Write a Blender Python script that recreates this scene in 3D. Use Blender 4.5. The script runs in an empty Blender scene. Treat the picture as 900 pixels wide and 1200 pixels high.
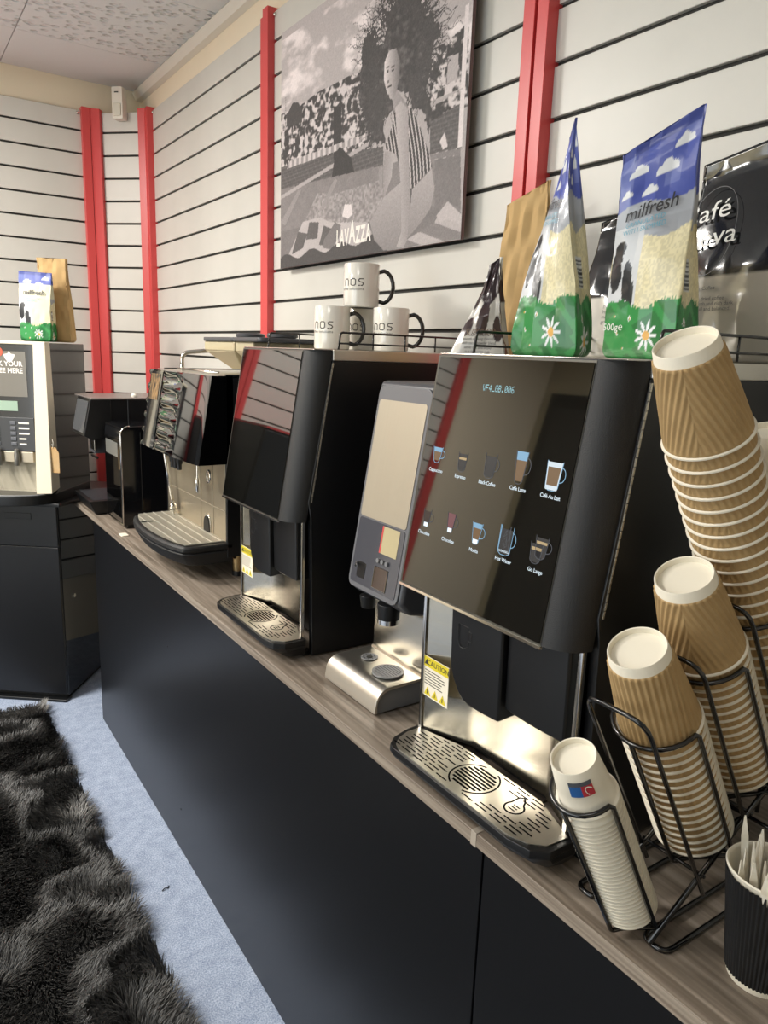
import bpy, bmesh, math, random
import numpy as np
from mathutils import Vector, Matrix
R = math.radians
PI = math.pi
random.seed(7)
rng = np.random.default_rng(7)
SC = bpy.context.scene
COL = SC.collection
CH = 1.47            # camera height; floor z = 0

# ------------------------------------------------------------------ camera, light, exposure
def make_camera():
    yaw, pitch, roll = R(34.289), R(12.150), R(2.038)
    f = Vector((math.sin(yaw)*math.cos(pitch), math.cos(yaw)*math.cos(pitch), -math.sin(pitch)))
    r = Vector((math.cos(yaw), -math.sin(yaw), 0))
    u = r.cross(f)
    r2 = r*math.cos(roll) + u*math.sin(roll)
    u2 = -r*math.sin(roll) + u*math.cos(roll)
    cam = bpy.data.cameras.new('camera')
    cam.sensor_fit = 'VERTICAL'
    cam.sensor_height = 36.0
    cam.lens = 865.43/1200*36.0
    cam.clip_start = .02
    ob = bpy.data.objects.new('camera', cam)
    m = Matrix((r2, u2, -f)).transposed().to_4x4()
    m.translation = (0, 0, CH)
    ob.matrix_world = m
    COL.objects.link(ob)
    SC.camera = ob
make_camera()

w = bpy.data.worlds.new('world'); SC.world = w
w.use_nodes = True
w.node_tree.nodes['Background'].inputs[0].default_value = (.75, .8, .9, 1)
w.node_tree.nodes['Background'].inputs[1].default_value = .15

def area(name, loc, size, power, color, rot=(0, 0, 0), size_y=None, spread=None):
    l = bpy.data.lights.new(name, 'AREA')
    l.shape = 'RECTANGLE'; l.size = size; l.size_y = size_y or size
    l.energy = power; l.color = color
    if spread: l.spread = R(spread)
    o = bpy.data.objects.new(name, l); o.location = loc; o.rotation_euler = rot
    COL.objects.link(o); return o
area('ceiling_lamp_far', (-.85, 2.85, 2.63), .58, 76, (1, .96, .90))
area('ceiling_lamp_near', (-.75, .35, 2.63), .58, 6, (1, .96, .90))
area('fill_light_left', (-1.95, 2.1, 2.63), .58, 62, (1, .96, .90))  # added fill light, lifts the left walls and their mirror image in the screens
area('window_daylight', (-2.3, .9, 1.25), 1.5, 26, (.8, .89, 1), rot=(0, R(-90), 0), size_y=2.0)

SC.view_settings.view_transform = 'Standard'
SC.view_settings.look = 'None'
SC.view_settings.exposure = 0.25
SC.view_settings.gamma = 1.0
SC.view_settings.use_curve_mapping = False

# ------------------------------------------------------------------ materials
MATS = {}
def srgb(c):
    if isinstance(c, str):
        c = [int(c[i:i+2], 16)/255 for i in (0, 2, 4)]
    return tuple((x/12.92 if x <= .04045 else ((x+.055)/1.055)**2.4) for x in c) + (1,)
def mat(name, color='808080', rough=.5, metal=0, spec=.5, coat=0, emit=None, estr=0, bump=None, trans=0, alpha=1, sheen=0, ior=1.5, vary=None, stretch=(1, 1, 1), brushed=None, croughness=.05):
    """bump=(scale, strength) noise relief; vary=(color2, scale) noise colour mix"""
    if name in MATS: return MATS[name]
    m = bpy.data.materials.new(name); m.use_nodes = True
    nt = m.node_tree; b = nt.nodes['Principled BSDF']; I = b.inputs
    I['Base Color'].default_value = srgb(color)
    I['Roughness'].default_value = rough; I['Metallic'].default_value = metal
    I['Specular IOR Level'].default_value = spec; I['Coat Weight'].default_value = coat
    I['Coat Roughness'].default_value = croughness
    I['IOR'].default_value = ior
    I['Transmission Weight'].default_value = trans; I['Alpha'].default_value = alpha
    if emit: I['Emission Color'].default_value = srgb(emit); I['Emission Strength'].default_value = estr
    tc = nt.nodes.new('ShaderNodeTexCoord'); mp = nt.nodes.new('ShaderNodeMapping')
    mp.inputs['Scale'].default_value = stretch
    nt.links.new(tc.outputs['Object'], mp.inputs[0])
    if vary:
        n = nt.nodes.new('ShaderNodeTexNoise'); n.inputs['Scale'].default_value = vary[1]
        n.inputs['Detail'].default_value = 5
        nt.links.new(mp.outputs[0], n.inputs['Vector'])
        cr = nt.nodes.new('ShaderNodeValToRGB')
        cr.color_ramp.elements[0].position = .35; cr.color_ramp.elements[1].position = .65
        cr.color_ramp.elements[0].color = srgb(color); cr.color_ramp.elements[1].color = srgb(vary[0])
        nt.links.new(n.outputs[0], cr.inputs[0]); nt.links.new(cr.outputs[0], I['Base Color'])
    if bump:
        n = nt.nodes.new('ShaderNodeTexNoise'); n.inputs['Scale'].default_value = bump[0]; n.inputs['Detail'].default_value = 3
        nt.links.new(mp.outputs[0], n.inputs['Vector'])
        bp = nt.nodes.new('ShaderNodeBump'); bp.inputs['Strength'].default_value = bump[1]; bp.inputs['Distance'].default_value = .002
        nt.links.new(n.outputs[0], bp.inputs['Height']); nt.links.new(bp.outputs[0], I['Normal'])
    if brushed:
        n = nt.nodes.new('ShaderNodeTexNoise'); n.inputs['Scale'].default_value = 1; n.inputs['Detail'].default_value = 4
        m2 = nt.nodes.new('ShaderNodeMapping'); m2.inputs['Scale'].default_value = brushed
        nt.links.new(tc.outputs['Object'], m2.inputs[0]); nt.links.new(m2.outputs[0], n.inputs['Vector'])
        mr = nt.nodes.new('ShaderNodeMapRange'); mr.inputs[3].default_value = rough*.75; mr.inputs[4].default_value = rough*1.3
        nt.links.new(n.outputs[0], mr.inputs[0]); nt.links.new(mr.outputs[0], I['Roughness'])
        bp = nt.nodes.new('ShaderNodeBump'); bp.inputs['Strength'].default_value = .05; bp.inputs['Distance'].default_value = .0004
        nt.links.new(n.outputs[0], bp.inputs['Height']); nt.links.new(bp.outputs[0], I['Normal'])
    MATS[name] = m
    return m
def attr_mat(name, rough=.4, spec=.5, coat=0, bump=None, estr=0, metal=0):
    if name in MATS: return MATS[name]
    m = mat(name, rough=rough, spec=spec, coat=coat, bump=bump, metal=metal)
    nt = m.node_tree; a = nt.nodes.new('ShaderNodeAttribute'); a.attribute_name = 'print'
    nt.links.new(a.outputs[0], nt.nodes['Principled BSDF'].inputs['Base Color'])
    return m

M_slat = mat('slat_laminate', 'd1cfc7', .38, bump=(9, .12), vary=('c8c6be', 3))
M_groove = mat('groove_dark', '2c2b28', .8)
M_cream = mat('cream_paint', 'ecdfc6', .8, bump=(60, .1))
M_red = mat('red_lacquer', 'd04a4a', .36, bump=(30, .1))
M_black_lam = mat('black_laminate', '111215', .33, spec=.5, bump=(400, .05))
M_black = mat('black_satin', '0d0e10', .38)
M_black_tex = mat('black_textured', '131416', .5, bump=(900, .35))
M_gloss = mat('black_gloss', '060607', .04, coat=.5, ior=1.55)
M_glass_black = mat('black_glass', '0b0b09', .03, ior=1.72, spec=.5)
M_steel = mat('brushed_steel', 'd2cec4', .36, metal=1, brushed=(3, 260, 3))
M_steel_v = mat('brushed_steel_vertical', 'c2bcae', .22, metal=1, brushed=(2, 2, 220))
M_steel_p = mat('polished_steel', 'd6d3cc', .13, metal=1)
M_steel_dark = mat('dark_steel', '8a847a', .35, metal=1)
M_wire = mat('black_wire', '0a0a0b', .22, coat=.4)
M_white = mat('white_paper', 'e6dfcd', .6, bump=(500, .05))
M_whiteplastic = mat('white_plastic', 'e6e2d6', .4)
M_mug = mat('white_glaze', 'e4e0d6', .12, coat=.5)
M_mugblack = mat('black_glaze', '0c0c0d', .15, coat=.5)
M_dark = mat('dark_print', '3a3631', .5)
M_kraft = mat('kraft_paper', 'b09366', .8, bump=(200, .15), vary=('a6895d', 40))
M_kraftbag = mat('kraft_bag', 'c2a478', .7, bump=(25, .5), vary=('b98f54', 12))
M_blackpaper = mat('black_paper', '101011', .6, bump=(200, .15))
M_grey = mat('grey_plastic', '4b4c50', .35)
M_greyl = mat('light_grey_plastic', '7a7b7d', .35)
M_hopper = mat('amber_plastic', 'd9cba8', .15, trans=.35, ior=1.3)
M_wood = None

def wood_mat():
    m = mat('grey_oak', '8c7f70', .42)
    nt = m.node_tree; I = nt.nodes['Principled BSDF'].inputs
    tc = nt.nodes.new('ShaderNodeTexCoord'); mp = nt.nodes.new('ShaderNodeMapping')
    mp.inputs['Scale'].default_value = (55, 2.2, 60); nt.links.new(tc.outputs['Object'], mp.inputs[0])
    n = nt.nodes.new('ShaderNodeTexNoise'); n.inputs['Scale'].default_value = 1.6; n.inputs['Detail'].default_value = 7; n.inputs['Distortion'].default_value = .6
    nt.links.new(mp.outputs[0], n.inputs['Vector'])
    cr = nt.nodes.new('ShaderNodeValToRGB'); e = cr.color_ramp.elements
    e[0].position = .28; e[0].color = srgb('63584c'); e[1].position = .72; e[1].color = srgb('a3978a')
    x = cr.color_ramp.elements.new(.5); x.color = srgb('877b6e')
    nt.links.new(n.outputs[0], cr.inputs[0]); nt.links.new(cr.outputs[0], I['Base Color'])
    bp = nt.nodes.new('ShaderNodeBump'); bp.inputs['Strength'].default_value = .25; bp.inputs['Distance'].default_value = .0006
    nt.links.new(n.outputs[0], bp.inputs['Height']); nt.links.new(bp.outputs[0], I['Normal'])
    return m
M_wood = wood_mat()

def carpet_mat():
    m = mat('blue_carpet', '8d99ab', .95, spec=.1)
    nt = m.node_tree; I = nt.nodes['Principled BSDF'].inputs
    tc = nt.nodes.new('ShaderNodeTexCoord')
    n = nt.nodes.new('ShaderNodeTexNoise'); n.inputs['Scale'].default_value = 260; n.inputs['Detail'].default_value = 3
    nt.links.new(tc.outputs['Object'], n.inputs['Vector'])
    n2 = nt.nodes.new('ShaderNodeTexNoise'); n2.inputs['Scale'].default_value = 30; n2.inputs['Detail'].default_value = 4
    nt.links.new(tc.outputs['Object'], n2.inputs['Vector'])
    mx = nt.nodes.new('ShaderNodeMath'); mx.operation = 'MULTIPLY_ADD'; mx.inputs[1].default_value = .35
    nt.links.new(n2.outputs[0], mx.inputs[0]); nt.links.new(n.outputs[0], mx.inputs[2])
    cr = nt.nodes.new('ShaderNodeValToRGB'); e = cr.color_ramp.elements
    e[0].position = .45; e[0].color = srgb('73819a'); e[1].position = .9; e[1].color = srgb('b8c3d6')
    nt.links.new(mx.outputs[0], cr.inputs[0]); nt.links.new(cr.outputs[0], I['Base Color'])
    bp = nt.nodes.new('ShaderNodeBump'); bp.inputs['Strength'].default_value = .6; bp.inputs['Distance'].default_value = .003
    nt.links.new(n.outputs[0], bp.inputs['Height']); nt.links.new(bp.outputs[0], I['Normal'])
    return m
M_carpet = carpet_mat()

def tile_mat(name, emboss):
    m = mat(name, 'e2e4e4', .75)
    nt = m.node_tree; I = nt.nodes['Principled BSDF'].inputs
    tc = nt.nodes.new('ShaderNodeTexCoord')
    bp = nt.nodes.new('ShaderNodeBump')
    if emboss:
        mp = nt.nodes.new('ShaderNodeMapping'); mp.inputs['Scale'].default_value = (26, 34, 1)
        nt.links.new(tc.outputs['Object'], mp.inputs[0])
        v = nt.nodes.new('ShaderNodeTexVoronoi'); v.feature = 'SMOOTH_F1'; v.inputs['Scale'].default_value = 1
        v.inputs['Smoothness'].default_value = .3
        nt.links.new(mp.outputs[0], v.inputs['Vector'])
        cr = nt.nodes.new('ShaderNodeValToRGB'); e = cr.color_ramp.elements
        e[0].position = .12; e[0].color = (0, 0, 0, 1); e[1].position = .48; e[1].color = (1, 1, 1, 1); cr.color_ramp.interpolation = 'EASE'
        nt.links.new(v.outputs[0], cr.inputs[0]); nt.links.new(cr.outputs[0], bp.inputs['Height'])
        bp.inputs['Strength'].default_value = 1; bp.inputs['Distance'].default_value = .012
    else:
        n = nt.nodes.new('ShaderNodeTexNoise'); n.inputs['Scale'].default_value = 90
        nt.links.new(tc.outputs['Object'], n.inputs['Vector']); nt.links.new(n.outputs[0], bp.inputs['Height'])
        bp.inputs['Strength'].default_value = .25; bp.inputs['Distance'].default_value = .002
    nt.links.new(bp.outputs[0], I['Normal'])
    return m
M_tile_e = tile_mat('ceiling_tile_embossed', True)
M_tile_p = tile_mat('ceiling_tile_plain', False)

# ------------------------------------------------------------------ mesh helpers
class MB:
    def __init__(s): s.v = []; s.f = []
    def add(s, vs, fs):
        o = len(s.v); s.v += [tuple(v) for v in vs]; s.f += [tuple(i+o for i in f) for f in fs]; return s
    def box(s, x0, y0, z0, x1, y1, z1):
        v = [(x, y, z) for z in (z0, z1) for y in (y0, y1) for x in (x0, x1)]
        return s.add(v, [(0, 2, 3, 1), (4, 5, 7, 6), (0, 1, 5, 4), (2, 6, 7, 3), (0, 4, 6, 2), (1, 3, 7, 5)])
    def hull(s, bottom, top):
        """two loops of equal count joined"""
        n = len(bottom)
        s.add(list(bottom)+list(top), [tuple(range(n))[::-1], tuple(range(n, 2*n))] + [(i, (i+1) % n, n+(i+1) % n, n+i) for i in range(n)])
        return s
    def prism(s, poly, axis, a, b):
        if axis == 'z': lo = [(p[0], p[1], a) for p in poly]; hi = [(p[0], p[1], b) for p in poly]
        elif axis == 'y': lo = [(p[0], a, p[1]) for p in poly]; hi = [(p[0], b, p[1]) for p in poly]
        else: lo = [(a, p[0], p[1]) for p in poly]; hi = [(b, p[0], p[1]) for p in poly]
        return s.hull(lo, hi)
    def tube(s, pts, r, seg=8, closed=False):
        pts = [Vector(p) for p in pts]; n = len(pts); rings = []
        up = Vector((.123, .31, .94)).normalized()
        prev = None
        for i, p in enumerate(pts):
            a = pts[(i-1) % n] if (i > 0 or closed) else p
            b = pts[(i+1) % n] if (i < n-1 or closed) else p
            d = (b-a).normalized()
            u = prev if prev is not None else d.cross(up).normalized()
            u = (u - d*u.dot(d))
            if u.length < 1e-6: u = d.orthogonal()
            u.normalize(); prev = u
            vv = d.cross(u)
            rings.append([p + (u*math.cos(2*PI*k/seg) + vv*math.sin(2*PI*k/seg))*r for k in range(seg)])
        vs = [v for rg in rings for v in rg]; fs = []
        for i in range(n if closed else n-1):
            j = (i+1) % n
            for k in range(seg):
                fs.append((i*seg+k, i*seg+(k+1) % seg, j*seg+(k+1) % seg, j*seg+k))
        if not closed: fs += [tuple(range(seg))[::-1], tuple((n-1)*seg+k for k in range(seg))]
        return s.add(vs, fs)
    def cyl(s, a, b, r, r2=None, seg=20):
        a = Vector(a); b = Vector(b); d = (b-a).normalized(); u = d.orthogonal().normalized(); v = d.cross(u)
        r2 = r if r2 is None else r2
        lo = [a+(u*math.cos(2*PI*k/seg)+v*math.sin(2*PI*k/seg))*r for k in range(seg)]
        hi = [b+(u*math.cos(2*PI*k/seg)+v*math.sin(2*PI*k/seg))*r2 for k in range(seg)]
        return s.hull(lo, hi)
    def lathe(s, prof, c=(0, 0, 0), seg=48, close=True, rf=None):
        """prof list of (r,z); rf(theta,i)->extra radius"""
        vs = []
        for i, (r, z) in enumerate(prof):
            for k in range(seg):
                t = 2*PI*k/seg; rr = r + (rf(t, i) if rf else 0)
                vs.append((c[0]+rr*math.cos(t), c[1]+rr*math.sin(t), c[2]+z))
        fs = []
        for i in range(len(prof)-1):
            for k in range(seg):
                fs.append((i*seg+k, i*seg+(k+1) % seg, (i+1)*seg+(k+1) % seg, (i+1)*seg+k))
        if close:
            if prof[0][0] > 0: fs.append(tuple(range(seg))[::-1])
            if prof[-1][0] > 0: fs.append(tuple((len(prof)-1)*seg+k for k in range(seg)))
        return s.add(vs, fs)
    def sphere(s, c, r, seg=16, sx=1, sy=1, sz=1):
        pr = [(max(1e-5, r*math.sin(PI*i/(seg//2))), -r*math.cos(PI*i/(seg//2))) for i in range(seg//2+1)]
        o = len(s.v); s.lathe(pr, (0, 0, 0), seg)
        for i in range(o, len(s.v)):
            x, y, z = s.v[i]; s.v[i] = (c[0]+x*sx, c[1]+y*sy, c[2]+z*sz)
        return s
    def shift(s, d):
        s.v = [(a+d[0], b+d[1], c+d[2]) for a, b, c in s.v]; return s

def arc(cx, cy, r, a0, a1, n=8):
    return [(cx+r*math.cos(R(a0+(a1-a0)*i/n)), cy+r*math.sin(R(a0+(a1-a0)*i/n))) for i in range(n+1)]
def rounded(x0, y0, x1, y1, r, n=5):
    return arc(x1-r, y1-r, r, 0, 90, n)+arc(x0+r, y1-r, r, 90, 180, n)+arc(x0+r, y0+r, r, 180, 270, n)+arc(x1-r, y0+r, r, 270, 360, n)
def fillet(pts, r, n=4):
    """round corners of 3D polyline"""
    pts = [Vector(p) for p in pts]; out = [pts[0]]
    for i in range(1, len(pts)-1):
        a, b, c = pts[i-1], pts[i], pts[i+1]
        d1 = (a-b); d2 = (c-b); rr = min(r, d1.length*.45, d2.length*.45)
        p = b+d1.normalized()*rr; q = b+d2.normalized()*rr
        for k in range(n+1):
            t = k/n; out.append(p*(1-t)**2 + b*2*t*(1-t) + q*t*t)
    out.append(pts[-1]); return out

def link(o, parent=None):
    COL.objects.link(o)
    if parent is not None: o.parent = parent
    return o
def obj(name, mb, m, parent=None, smooth=False, bevel=0, seg=2, loc=None, color=None):
    me = bpy.data.meshes.new(name)
    if isinstance(mb, MB): me.from_pydata(mb.v, [], mb.f)
    else: me = mb
    me.materials.append(m)
    me.validate(); me.update()
    bm = bmesh.new(); bm.from_mesh(me); bmesh.ops.recalc_face_normals(bm, faces=bm.faces); bm.to_mesh(me); bm.free()
    if smooth is True:
        for p in me.polygons: p.use_smooth = True
    elif smooth:
        me.polygons.foreach_set('use_smooth', [True]*len(me.polygons)); me.update()
        me.set_sharp_from_angle(angle=R(smooth))
    o = bpy.data.objects.new(name, me); link(o, parent)
    if loc: o.location = loc
    if bevel:
        b = o.modifiers.new('bevel', 'BEVEL'); b.width = bevel; b.segments = seg; b.limit_method = 'ANGLE'; b.angle_limit = R(35)
        me.polygons.foreach_set('use_smooth', [True]*len(me.polygons))
        if not smooth: me.set_sharp_from_angle(angle=R(35)) if False else None
        b.harden_normals = False
        w_ = o.modifiers.new('wn', 'WEIGHTED_NORMAL'); w_.keep_sharp = True
    return o
def obj_multi(name, pairs, parent=None, smooth=False):
    mb = MB(); idx = []
    for k, (m, b_) in enumerate(pairs): mb.add(b_.v, b_.f); idx += [k]*len(b_.f)
    me = bpy.data.meshes.new(name); me.from_pydata(mb.v, [], mb.f)
    for m, b_ in pairs: me.materials.append(m)
    me.polygons.foreach_set('material_index', idx)
    if smooth: me.polygons.foreach_set('use_smooth', [True]*len(me.polygons))
    me.update(); o = bpy.data.objects.new(name, me); return link(o, parent)
def thing(name, loc, label, cat, group=None, rotz=0):
    o = bpy.data.objects.new(name, None); o.empty_display_size = .05
    o.location = loc; o.rotation_euler = (0, 0, rotz); COL.objects.link(o)
    tag(o, label, cat, group); return o
def tag(o, label, cat, group=None):
    o['label'] = label; o['category'] = cat
    if group: o['group'] = group
    return o
def struct(o): o['kind'] = 'structure'; return o
def sempty(name, loc=(0, 0, 0), rotz=0):
    o = bpy.data.objects.new(name, None); o.location = loc; o.rotation_euler = (0, 0, rotz); COL.objects.link(o); return struct(o)
def dup(o, parent=None):
    c = o.copy(); link(c, parent)
    for ch in list(o.children): dup(ch, c)
    return c
def text_mb(body, size, align='CENTER', extrude=0, spacing=1.0, shear=0, bold=0):
    cu = bpy.data.curves.new('t', 'FONT'); cu.body = body; cu.size = size; cu.align_x = align; cu.align_y = 'CENTER'
    cu.extrude = extrude; cu.space_character = spacing; cu.shear = shear; cu.resolution_u = 3; cu.offset = bold
    ob = bpy.data.objects.new('t', cu); COL.objects.link(ob)
    dg = bpy.context.evaluated_depsgraph_get()
    me = bpy.data.meshes.new_from_object(ob.evaluated_get(dg))
    mb = MB(); mb.v = [tuple(v.co) for v in me.vertices]; mb.f = [tuple(p.vertices) for p in me.polygons]
    bpy.data.objects.remove(ob); bpy.data.curves.remove(cu); bpy.data.meshes.remove(me)
    return mb
def place(mb, o, ex, ey, n=None, off=0):
    """map local (x,y) text to plane; n*off lifts"""
    o = Vector(o); ex = Vector(ex); ey = Vector(ey)
    nn = Vector(n) if n is not None else Vector((0, 0, 0))
    mb.v = [tuple(o+ex*v[0]+ey*v[1]+nn*(off+v[2])) for v in mb.v]; return mb

# ------------------------------------------------------------------ setting
WX = 1.14            # slat front plane of the right wall
BY = 3.885           # slat front plane of the back wall
CEIL = CH+1.18
obj_floor = struct(obj('floor', MB().box(-2.6, -1.8, -.05, 1.3, 4.1, 0), M_carpet))
wr = sempty('wall_right'); obj('plaster', MB().box(WX+.02, -1.8, 0, WX+.12, 4.1, CEIL+.05), M_cream, wr)
wb = sempty('wall_back'); obj('plaster', MB().box(-2.6, 3.915, 0, WX+.02, 4.02, CEIL+.05), M_cream, wb)
wl = sempty('wall_left'); obj('plaster', MB().box(-2.7, -1.8, 0, -2.6, 3.915, CEIL+.05), mat('olive_paint', 'b5ad90', .8), wl)
wf = sempty('wall_front'); obj('plaster', MB().box(-2.6, -1.9, 0, WX+.02, -1.8, CEIL+.05), M_cream, wf)
# dark doorway on the left wall (seen mirrored in the screens)
dr = sempty('door_1')
obj('frame', MB().box(-2.6, 2.85, 0, -2.55, 3.80, 2.28), mat('dark_wood', '2a2723', .5), dr, bevel=.004)
obj('panel', MB().box(-2.552, 2.93, .02, -2.54, 3.72, 2.18), mat('door_grey', '3c3a36', .5), dr, bevel=.004)
obj('door_handle', MB().cyl((-2.54, 3.0, 1.0), (-2.49, 3.0, 1.0), .01).cyl((-2.49, 3.0, 1.0), (-2.49, 3.1, 1.0), .01), M_steel_p, dr)

def plank_mesh(L, H=.0908, T=.016):
    """plank along +x, thickness toward +y, with a small ogee lip at its top and bottom"""
    mb = MB(); poly = [(0.0008, 0), (0, .0012), (0, H-.0012), (.0008, H), (T, H), (T, 0)]
    mb.prism([(p[0], p[1]) for p in poly], 'x', 0, L); return mb
def slat_panel(wall, o, d, L, z0=.427, n=21, top=2.515, mesh_cache={}):
    """o = start point at the slat front plane, d = direction angle; planks run along d, front face to the right-hand normal"""
    ang = math.atan2(d[1], d[0])
    # groove board
    g = obj('groove_board', MB().box(0, .009, z0-.1, L, .0185, top), M_groove, wall); g.location = (o[0], o[1], 0); g.rotation_euler = (0, 0, ang)
    me = None
    for k in range(n):
        zb = z0+.1*k
        if me is None:
            p = obj('slat_plank', plank_mesh(L), M_slat, wall); me = p.data
        else:
            hh = top-zb-.0075
            if k == n-1:
                p = obj('slat_plank', plank_mesh(L, H=top-zb-.0075), M_slat, wall)
            else:
                p = bpy.data.objects.new('slat_plank', me); link(p, wall)
        p.location = (o[0], o[1], zb+.0048); p.rotation_euler = (0, 0, ang)
    low = obj('slat_plank', plank_mesh(L), M_slat, wall); low.location = (o[0], o[1], z0-.0965); low.rotation_euler = (0, 0, ang)
# right wall: front face must face -x; plank local: +y is depth => direction d with left normal = +x : d = (0,-1)
slat_panel(wr, (WX, 3.66), (0, -1), 3.66-2.455)
slat_panel(wr, (WX, 2.385), (0, -1), 2.385-1.205)
slat_panel(wr, (WX, 1.145), (0, -1), 1.30)
slat_panel(wr, (WX, -.20), (0, -1), 1.2)
# back wall: faces -y; left normal of d must be +y : d=(1,0)
slat_panel(wb, (-.243, BY), (1, 0), 1.12)
slat_panel(wb, (-1.72, BY), (1, 0), 1.40)
# chamfer across the corner
wc = sempty('wall_corner')
ca = (.945, BY-.005); cb = (WX-.005, 3.69)
L = math.hypot(cb[0]-ca[0], cb[1]-ca[1]); dd = ((cb[0]-ca[0])/L, (cb[1]-ca[1])/L)
slat_panel(wc, ca, dd, L)
# red posts
def post(n, pts, top=2.525, z0=.33):
    return struct(obj('trim_%d' % n, MB().prism(pts, 'z', z0, top), M_red, bevel=.0012))
P = .028
post(1, [(WX+.015, 1.139), (WX-P, 1.139), (WX-P, 1.168), (WX+.015, 1.168)])
post(2, [(WX+.015, 1.176), (WX-P, 1.176), (WX-P, 1.207), (WX+.015, 1.207)])
post(3, [(WX+.015, 2.386), (WX-P+.004, 2.386), (WX-P+.004, 2.424), (WX+.015, 2.424)])
post(4, [(WX+.015, 2.425), (WX-P+.012, 2.425), (WX-P+.012, 2.458), (WX+.015, 2.458)], top=2.51)
post(5, [(WX+.015, 3.655), (WX-P, 3.655), (WX-P, 3.69), (WX+.0, 3.71)])
post(6, [(WX+.01, 3.70), (1.113, 3.692), (1.088, 3.717), (1.105, 3.74)])
post(7, [(.876, BY+.01), (.876, BY-P), (.912, BY-P), (.912, BY+.01)])
post(8, [(.914, BY+.01), (.914, BY-P+.002), (.924, BY-P+.002), (.952, 3.845), (.972, 3.868), (.95, BY+.01)])
post(10, [(-.316, BY+.01), (-.316, BY-P), (-.282, BY-P), (-.282, BY+.01)])
post(11, [(-.278, BY+.01), (-.278, BY-P), (-.245, BY-P), (-.245, BY+.01)])
post(12, [(-1.79, BY+.01), (-1.79, BY-P), (-1.725, BY-P), (-1.725, BY+.01)])
# screws beside post tops
for q, (x, y, z) in enumerate(((.862, BY-.004, 2.50), (WX-.004, 2.375, 2.50), (WX-.004, 3.64, 2.50))):
    tag(obj('wall_screw', MB().sphere((x, y, z), .0065, 10), M_steel_p, smooth=True),
        ['bright screw head left of the double red post on the back wall', 'bright screw head right of the red post left of the poster', 'tiny screw head right of the corner red post'][q], 'screw')
# ceiling tiles, grid joints at x=.555 and y=3.475 (pitch .625)
cl = sempty('ceiling')
obj('ceiling_deck', MB().box(-2.6, -1.8, CEIL+.012, WX+.12, 4.0, CEIL+.05), mat('joint_dark', '4d4a46', .9), cl)
xs = [WX+.02, .557, -.068, -.693, -1.318, -1.943, -2.6]
ys = [3.915, 3.475, 2.848, 2.223, 1.598, .973, .348, -.277, -.902, -1.8]
for i in range(len(xs)-1):
    for j in range(len(ys)-1):
        g = .0016
        plain = j == 0 or (j == 2 and i == 0)
        t = obj('ceiling_tile', MB().box(xs[i+1]+g, ys[j+1]+g, CEIL, xs[i]-g, ys[j]-g, CEIL+.012), M_tile_p if plain else M_tile_e, cl, bevel=.001)
struct(obj('trim_9', MB().prism([(WX-.012, CEIL-.0005), (WX-.02, CEIL-.012), (WX-.004, CEIL-.042), (WX+.02, CEIL-.048), (WX+.02, CEIL-.0005)], 'y', -1.79, 3.9), M_whiteplastic, bevel=.0012))
struct(obj('baseboard_back', MB().box(-2.6, 3.88, 0, WX+.02, 3.915, .30), M_cream, bevel=.004))
# alarm sensor
def sensor():
    t = thing('motion_sensor', (1.02, 3.765, 2.474), 'cream alarm motion sensor high in the corner between red posts', 'sensor', rotz=R(-45))
    obj('case', MB().prism(rounded(-.026, 0, .026, .135, .006), 'y', -.016, .026), M_whiteplastic, t, bevel=.002)
    obj('lens', MB().prism(rounded(-.019, .012, .019, .065, .005), 'y', -.022, -.015), mat('milky_lens', 'd8d4c4', .3), t, bevel=.002)
    obj('indicator', MB().box(-.011, -.018, .109, .008, -.0155, .114), M_dark, t)
sensor()

# ------------------------------------------------------------------ counter
ZC = CH-.6355         # worktop upper surface
XC = .62
def worktop(y0, y1, label):
    t = thing('worktop', (XC, y0, ZC-.02), label, 'worktop')
    obj('board', MB().box(0, 0, 0, .49, y1-y0, .02), M_wood, t, bevel=.0012)
    obj('edge_band', MB().box(-.0008, .0005, .0008, .0002, y1-y0-.0005, .0192), mat('oak_edge', '9a8f81', .45, vary=('75695d', 30), stretch=(1, .08, 6)), t)
worktop(.6635, 3.215, 'long grey oak worktop under the coffee machines')
worktop(-1.2, .6605, 'near grey oak worktop under the cup rack, right of the seam')
tag(obj('joint_cover', MB().box(XC-.0015, .6565, ZC-.021, XC+.014, .6675, ZC+.0008), mat('joint_strip', 'a99f92', .3), bevel=.0005), 'thin pale joint strip between the two worktops', 'strip')
def base_cab(y0, y1, label):
    t = thing('base_cabinet', (XC+.002, y0, 0), label, 'cabinet')
    obj('front_panel', MB().box(0, .001, 0, .018, y1-y0-.001, ZC-.0205), M_black_lam, t, bevel=.001)
    obj('end_panel', MB().box(.018, y1-y0-.019, 0, .48, y1-y0-.001, ZC-.0205), M_black_lam, t, bevel=.001)
    obj('end_panel', MB().box(.018, .001, 0, .48, .019, ZC-.0205), M_black_lam, t, bevel=.001)
    return t
c1 = base_cab(.645, 2.86, 'black laminate counter front below the long worktop')
base_cab(-1.2, .643, 'black laminate counter front below the near worktop')
for (y, z) in ((1.27, .14), (1.35, .62)):
    obj('screw_hole', MB().cyl((-.0006, y, z), (.001, y, z), .003, seg=10), M_groove, c1)

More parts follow.
